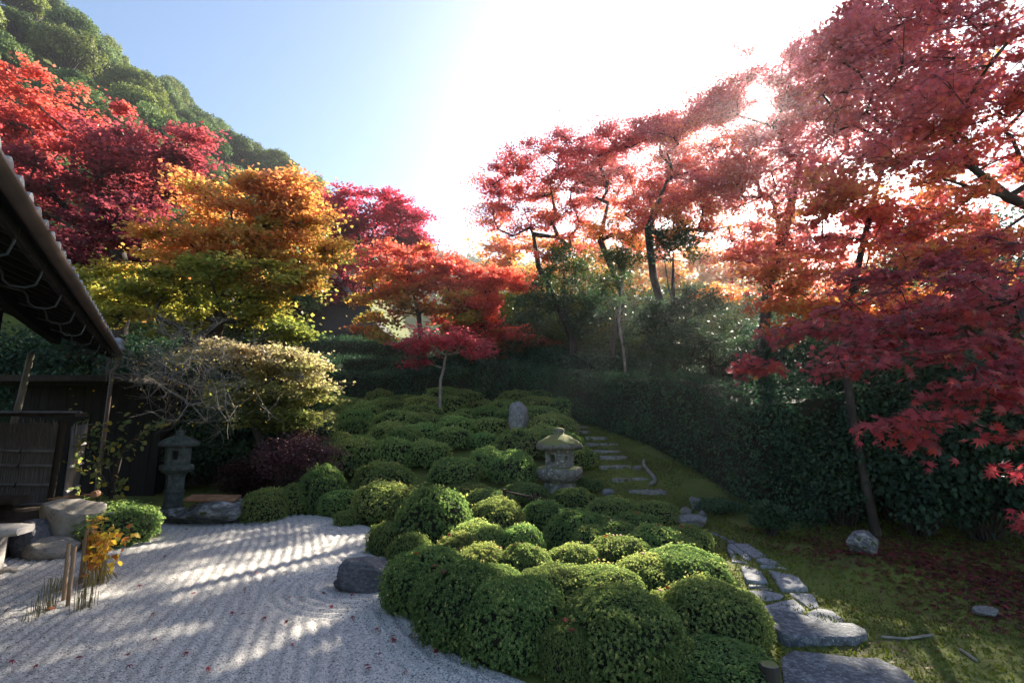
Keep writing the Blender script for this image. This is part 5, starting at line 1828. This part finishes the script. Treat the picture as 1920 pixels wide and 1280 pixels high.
# bare plum tree
py_ = 8.9
cl = []
for k in range(75):
    cl.append(at(rng.normal(360, 75), rng.normal(700, 48), py_ + rng.normal(0, .5)))
for k in range(20):
    cl.append(at(rng.uniform(230, 330), rng.uniform(600, 720), py_ + rng.normal(0, .4)))
cl = np.array(cl)
trunk_ = [on_ground(208, 940, py_)] + T((214, 900, py_), (226, 850, py_), (262, 815, py_), (310, 790, py_), (350, 760, py_))
root = empty('plum_tree', trunk_[0], 'old leaning tree with a tangle of bare grey twigs over the left lantern', 'tree')
base = np.array(trunk_[0])
nodes, chains, w_ = grow(np.array(trunk_), cl, step=.22, wob=.28, up=.2)
rad = np.maximum(.0028, .04 * (np.maximum(w_, 1) / w_.max()) ** .66)
tb, tw = MB(), MB()
for k, ch in enumerate(chains):
    r = rad[ch].copy()
    if k:
        r[0] = min(r[0], r[1] * 1.2)
    (tb if k == 0 else tw).tube(nodes[ch] - base, r, 8 if k == 0 else 5, cap=False)
    if k:
        e_ = nodes[ch[-1]]
        for t in range(9):
            d = unit(rng.normal(size=3) + [-.3, 0, .2]) * rng.uniform(.15, .5)
            tw.tube(np.array([e_, e_ + d * .5 + rng.normal(0, .03, 3), e_ + d]) - base, [.0035, .0028, .0016], 3, cap=False)
tb.build('trunk', M['bark'], root, True)
tw.build('branches', M['palebark'], root, True)
nl_ = 420
C = cl[rng.integers(0, len(cl), nl_)] + rng.normal(0, .24, (nl_, 3)) - base
v, f_ = leaf_arr(C, rng.normal(size=(nl_, 3)), .05 * rng.uniform(.7, 1.2, nl_), OVAL, None)
MB().add(v, f_, ramp(rng.random(nl_), [(.13, .15, .04), (.32, .26, .05), (.40, .2, .04)])).build('last_leaves', M['green'], root)

# ------------------------------------------------------------------ tiled house at the left
EV = 3.1
En, Ef = at(0, 280, 2.45), np.array([-7.71, 9.65, EV])
En = np.array([-2.74, 2.45, EV])
e_dir = unit((Ef - En)[None])[0]
n_out = np.array([e_dir[1], -e_dir[0], 0])
Lh = np.linalg.norm(Ef - En)
house = empty('tile_roofed_house', Ef - n_out * .07 - (0, 0, EV + .05), 'dark wooden house with a tiled eave and gutter along the left edge', 'house')
# local frame: x along eave from the far corner towards the camera, y outwards (to the garden), z up
HM = np.eye(4)
HM[:3, 0], HM[:3, 1], HM[:3, 2] = -e_dir, n_out, [0, 0, 1]
LX = Lh + 1.6


def hb():
    return MB()


def hput(mb, name, mat, parent=house, sm=False, kind=None):
    for i in range(len(mb.v)):
        mb.v[i] = mb.v[i] @ HM[:3, :3].T
    return mb.build(name, M[mat], parent, sm, kind)


slope = math.tan(R(24))
# gutter: half-round trough, in lengths
def trough(x0, x1):
    mb = MB()
    a = np.linspace(math.pi, 2 * math.pi, 9)
    sec = [(.058 * math.cos(t), .058 * math.sin(t)) for t in a]
    sec2 = [(.052 * math.cos(t), .052 * math.sin(t)) for t in a[::-1]]
    S = sec + sec2
    V = np.array([(x, .06 + c_, EV - .02 + s_ + (.0)) for x in (x0, x1) for c_, s_ in S])
    k_ = len(S)
    i = np.arange(k_)
    mb.add(V, np.stack([i, (i + 1) % k_, (i + 1) % k_ + k_, i + k_], 1))
    return mb


gut = hput(trough(-.25, LX), 'gutter', 'gutter', sm=True)
for x in np.arange(.6, LX, 1.75):
    mb = MB()
    a = np.linspace(math.pi, 2 * math.pi, 9)
    V = np.array([(xx, .06 + .063 * math.cos(t), EV - .02 + .063 * math.sin(t)) for xx in (x, x + .05) for t in a])
    i = np.arange(8)
    mb.add(V, np.stack([i, i + 1, i + 10, i + 9], 1))
    hput(mb, 'gutter_joint', 'gutter', gut, True)
for x in np.arange(.35, LX, .92):
    pts_ = [(x, -.50, EV - .10), (x, -.38, EV - .13), (x, -.30, EV - .14), (x, -.27, EV - .18), (x, -.255, EV - .25), (x, -.21, EV - .29), (x, -.12, EV - .29), (x, -.06, EV - .26), (x, -.04, EV - .18), (x, -.02, EV - .06)]
    mb = MB()
    P = np.array(pts_)
    mb.tube(P, .009, 6)
    hput(mb, 'gutter_hook', 'iron', sm=True)
# roof deck, eave tiles
mb = MB()
mb.add([(-.15, .02, EV + .02), (LX, .02, EV + .02), (LX, -3.2, EV + .02 + 3.2 * slope), (-.15, -3.2, EV + .02 + 3.2 * slope)], [[0, 1, 2, 3]])
mb.add([(-.15, .02, EV - .05), (LX, .02, EV - .05), (LX, -3.2, EV - .05 + 3.2 * slope), (-.15, -3.2, EV - .05 + 3.2 * slope)], [[3, 2, 1, 0]])
mb.add([(-.15, .02, EV - .05), (LX, .02, EV - .05), (LX, .02, EV + .02), (-.15, .02, EV + .02)], [[0, 1, 2, 3]])
mb.add([(-.15, .02, EV - .05), (-.15, .02, EV + .02), (-.15, -3.2, EV + .02 + 3.2 * slope), (-.15, -3.2, EV - .05 + 3.2 * slope)], [[0, 1, 2, 3]])
deck = hput(mb, 'roof', 'shadewood')
tl = MB()
a = np.linspace(0, math.pi, 8)
V = np.array([(.07 * math.cos(t), yy, .07 * math.sin(t) + .045 - yy * slope) for yy in (.0, -.32) for t in a])
V[:8, 1] += 0
i = np.arange(7)
tl.add(V, np.stack([i, i + 8, i + 9, i + 1], 1))
t2 = np.linspace(0, 2 * math.pi, 13)[:-1]
tl.add_poly(np.array([(.078 * math.cos(t), .006, .078 * math.sin(t) + .05) for t in t2]), [list(range(12))])
tl.add_poly(np.array([(.078 * math.cos(t), -.02, .078 * math.sin(t) + .05) for t in t2]), [list(range(12))[::-1]])
i = np.arange(12)
tl.add(np.array([(.078 * math.cos(t), yy, .078 * math.sin(t) + .05) for yy in (.006, -.02) for t in t2]), np.stack([i, (i + 1) % 12, (i + 1) % 12 + 12, i + 12], 1))
b_ = np.linspace(-.10, .10, 6)
V = np.array([(.14 + x, yy, .02 - .03 * math.cos(x / .1 * math.pi / 2) - yy * slope + dz) for dz in (0, .02) for yy in (.02, -.32) for x in b_])
i = np.arange(5)
tl.add(V[:12], np.stack([i, i + 1, i + 7, i + 6], 1))
tl.add(V[12:], np.stack([i, i + 6, i + 7, i + 1], 1))
tl.add(np.concatenate([V[:6], V[12:18]]), np.stack([i, i + 6, i + 7, i + 1], 1))
for k_ in range(len(tl.v)):
    tl.v[k_] = tl.v[k_] @ HM[:3, :3].T
tme = tl.mesh('roof_tile', M['tile'])
for x in np.arange(0, LX - .1, .28):
    o = link_mesh('roof_tile', tme, deck)
    o.location = HM[:3, :3] @ np.array([x, .035, EV + .03])
rows = MB()
for x in np.arange(0, LX - .1, .28):
    V = np.array([(x + .07 * math.cos(t), yy, .07 * math.sin(t) + EV + .07 - yy * slope) for yy in (-.29, -3.2) for t in a])
    i = np.arange(7)
    rows.add(V, np.stack([i, i + 8, i + 9, i + 1], 1))
hput(rows, 'tile_rows', 'tile', deck, True, 'stuff')
# corner ornament tile
oc = lathe([(.05, 0), (.12, .03), (.13, .09), (.10, .15), (.12, .17), (.09, .24), (.03, .27)], 10, jig=.01)
for k_ in range(len(oc.v)):
    oc.v[k_] = oc.v[k_] + HM[:3, :3] @ np.array([-.2, .0, EV + .03])
oc.build('corner_tile', M['tile'], deck, True)
# rafters, fascia, purlin, soffit
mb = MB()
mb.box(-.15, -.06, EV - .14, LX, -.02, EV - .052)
hput(mb, 'fascia', 'shadewood')
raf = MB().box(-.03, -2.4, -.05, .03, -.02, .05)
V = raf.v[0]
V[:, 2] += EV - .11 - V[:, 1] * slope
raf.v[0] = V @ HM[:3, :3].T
rme = raf.mesh('rafter', M['shadewood'])
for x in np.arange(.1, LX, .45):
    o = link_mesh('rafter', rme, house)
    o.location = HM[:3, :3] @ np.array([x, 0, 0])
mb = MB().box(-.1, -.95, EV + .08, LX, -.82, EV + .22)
hput(mb, 'purlin', 'shadewood')
# wall: posts and panels
wy = -1.55
mb = MB().box(.75, wy - .05, .0, LX, wy - .02, EV + .5)
hput(mb, 'wall', 'plaster')
for x in (.7, 2.5, 4.3, 6.1, 7.9):
    mb = MB().box(x - .06, wy - .06, 0, x + .06, wy + .05, EV + .55)
    hput(mb, 'post', 'darkwood')
for zz in (1.0, 2.2):
    mb = MB().box(.75, wy - .03, zz, LX, wy + .03, zz + .1)
    hput(mb, 'wall_rail', 'darkwood')
mb = MB().box(.7, wy - 3, 0, .76, wy - .06, EV + .9)
hput(mb, 'end_wall', 'darkwood')
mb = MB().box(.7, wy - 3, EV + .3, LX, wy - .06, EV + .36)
hput(mb, 'ceiling', 'shadewood')
mb = MB().box(.7, wy - .06, .0, LX, -.5, .42)
hput(mb, 'veranda', 'darkwood')
# downspout at the far corner
mb = MB().tube([(.0, .06, EV - .1), (.0, .06, EV - .25), (.0, .0, EV - .4), (.0, .0, 0)], .035, 10)
hput(mb, 'downspout', 'gutter', sm=True)
# board wing added as a dark backdrop behind the shoots, boards blackened for shade
wing = empty('dark_backdrop_wing', (-9.6, 11.2, 0), 'added dark board walled outbuilding in the shade beyond the house corner', 'backdrop')
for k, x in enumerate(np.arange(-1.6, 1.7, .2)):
    MB().box(x, 0, .0, x + .19, .03 + .012 * (k % 2), 2.5).build('wall_board', M['shadewood'], wing)
MB().box(-1.8, -1.3, 2.5, 1.9, 2.2, 2.62).build('roof', M['darkwood'], wing)  # deep front overhang shaped to keep the board wall dark
MB().box(-1.6, .06, 0, 1.7, 2.0, 2.5).build('body', M['shadewood'], wing)
# log leaning post lit beside the wall
lp = at(30, 760, 8.75)
lg = MB()
lg.tube([(0, 0, 0), (.04, 0, .7), (-.02, 0, 1.4), (.06, 0, 2.1), (.02, .1, 2.9)], [.07, .06, .055, .05, .05], 9)
lg = lg.build('tree_post', M['palebark'], None, True)
lg.location = (lp[0], 8.75, 0)
tag(lg, 'crooked pale natural trunk post before the house wall at the left edge', 'post')

# ------------------------------------------------------------------ thatched house far up
TY = 25.5
th = empty('thatched_house', (-8.6, TY, float(terrain(-8.6, TY))), 'distant thatched house with a small gable above the terrace hedges', 'house')
tb0 = np.array(th.location)
A1, A2 = at(540, 612, TY), at(712, 622, TY)
R1 = at(655, 522, TY + 2.5)
x0, x1 = A1[0] - 2.5 - tb0[0], A2[0] + .2 - tb0[0]
ze = A2[2] - tb0[2]
zr = R1[2] - tb0[2]
xr = R1[0] - tb0[0]
rx0 = x0 + 1.5
dpt = 6.0
V = [(x0, 0, ze), (x1, 0, ze), (x1, dpt, ze), (x0, dpt, ze), (rx0, dpt / 2 - .3, zr), (xr, dpt / 2 - .3, zr)]
tm = MB()
nx_, nv_ = 14, 10


def bil(p00, p10, p11, p01, nu, nvv, jit):
    u_, v_ = np.meshgrid(np.linspace(0, 1, nu), np.linspace(0, 1, nvv), indexing='ij')
    u_, v_ = u_.ravel()[:, None], v_.ravel()[:, None]
    Q = np.array(p00) * (1 - u_) * (1 - v_) + np.array(p10) * u_ * (1 - v_) + np.array(p11) * u_ * v_ + np.array(p01) * (1 - u_) * v_
    Q[:, 2] += jit * fbm(Q, 1.5, 6) - .25 * np.sin(np.pi * v_[:, 0]) * 1.0
    return Q


tm.add(bil(V[0], V[1], V[5], V[4], 30, 14, .05), grid_faces(30, 14)[:, ::-1])
tm.add(bil(V[1], V[2], V[5], V[5], 16, 14, .05), grid_faces(16, 14)[:, ::-1])
tm.add(bil(V[3], V[0], V[4], V[4], 16, 14, .05), grid_faces(16, 14)[:, ::-1])
tm.add(bil(V[2], V[3], V[4], V[5], 16, 14, .05), grid_faces(16, 14)[:, ::-1])
rf_ = tm.build('roof', M['thatch'], th, True)
MB().box(x0, .0, ze - .35, x1, dpt, ze - .01).build('thatch_edge', M['darkwood'], th)
MB().box(x0 + .6, .7, -.5, x1 - .6, dpt - .7, ze - .36).build('wall', M['darkwood'], th)
# small gable on the front slope near the ridge
gx_, gz_ = at(632, 540, TY + 1.5)[0] - tb0[0], at(632, 552, TY + 1.5)[2] - tb0[2]
gp = MB()
gw, gh = 1.5, .95
gy0 = .9
gp.add([(gx_ - gw, gy0, gz_), (gx_ + gw * .3, gy0 - .02, gz_), (gx_ + .1, gy0 + .1, gz_ + gh)], [[0, 1, 2]])
gp.build('gable', M['bark'], th)
MB().tube([(gx_ - gw, gy0 - .06, gz_ - .03), (gx_ + gw * .4, gy0 - .06, gz_ - .05)], .05, 6).build('gable_beam', M['greywood'], th)
MB().tube([(gx_ + .05, gy0 - .2, gz_ + gh + .05), (gx_ + gw * .75, gy0 - .25, gz_ - .3)], .14, 7).build('bargeboard', M['tile'], th)
MB().tube([(rx0, dpt / 2 - .3, zr + .05), (xr + .25, dpt / 2 - .3, zr + .08)], .22, 8).build('ridge', M['tile'], th, True)
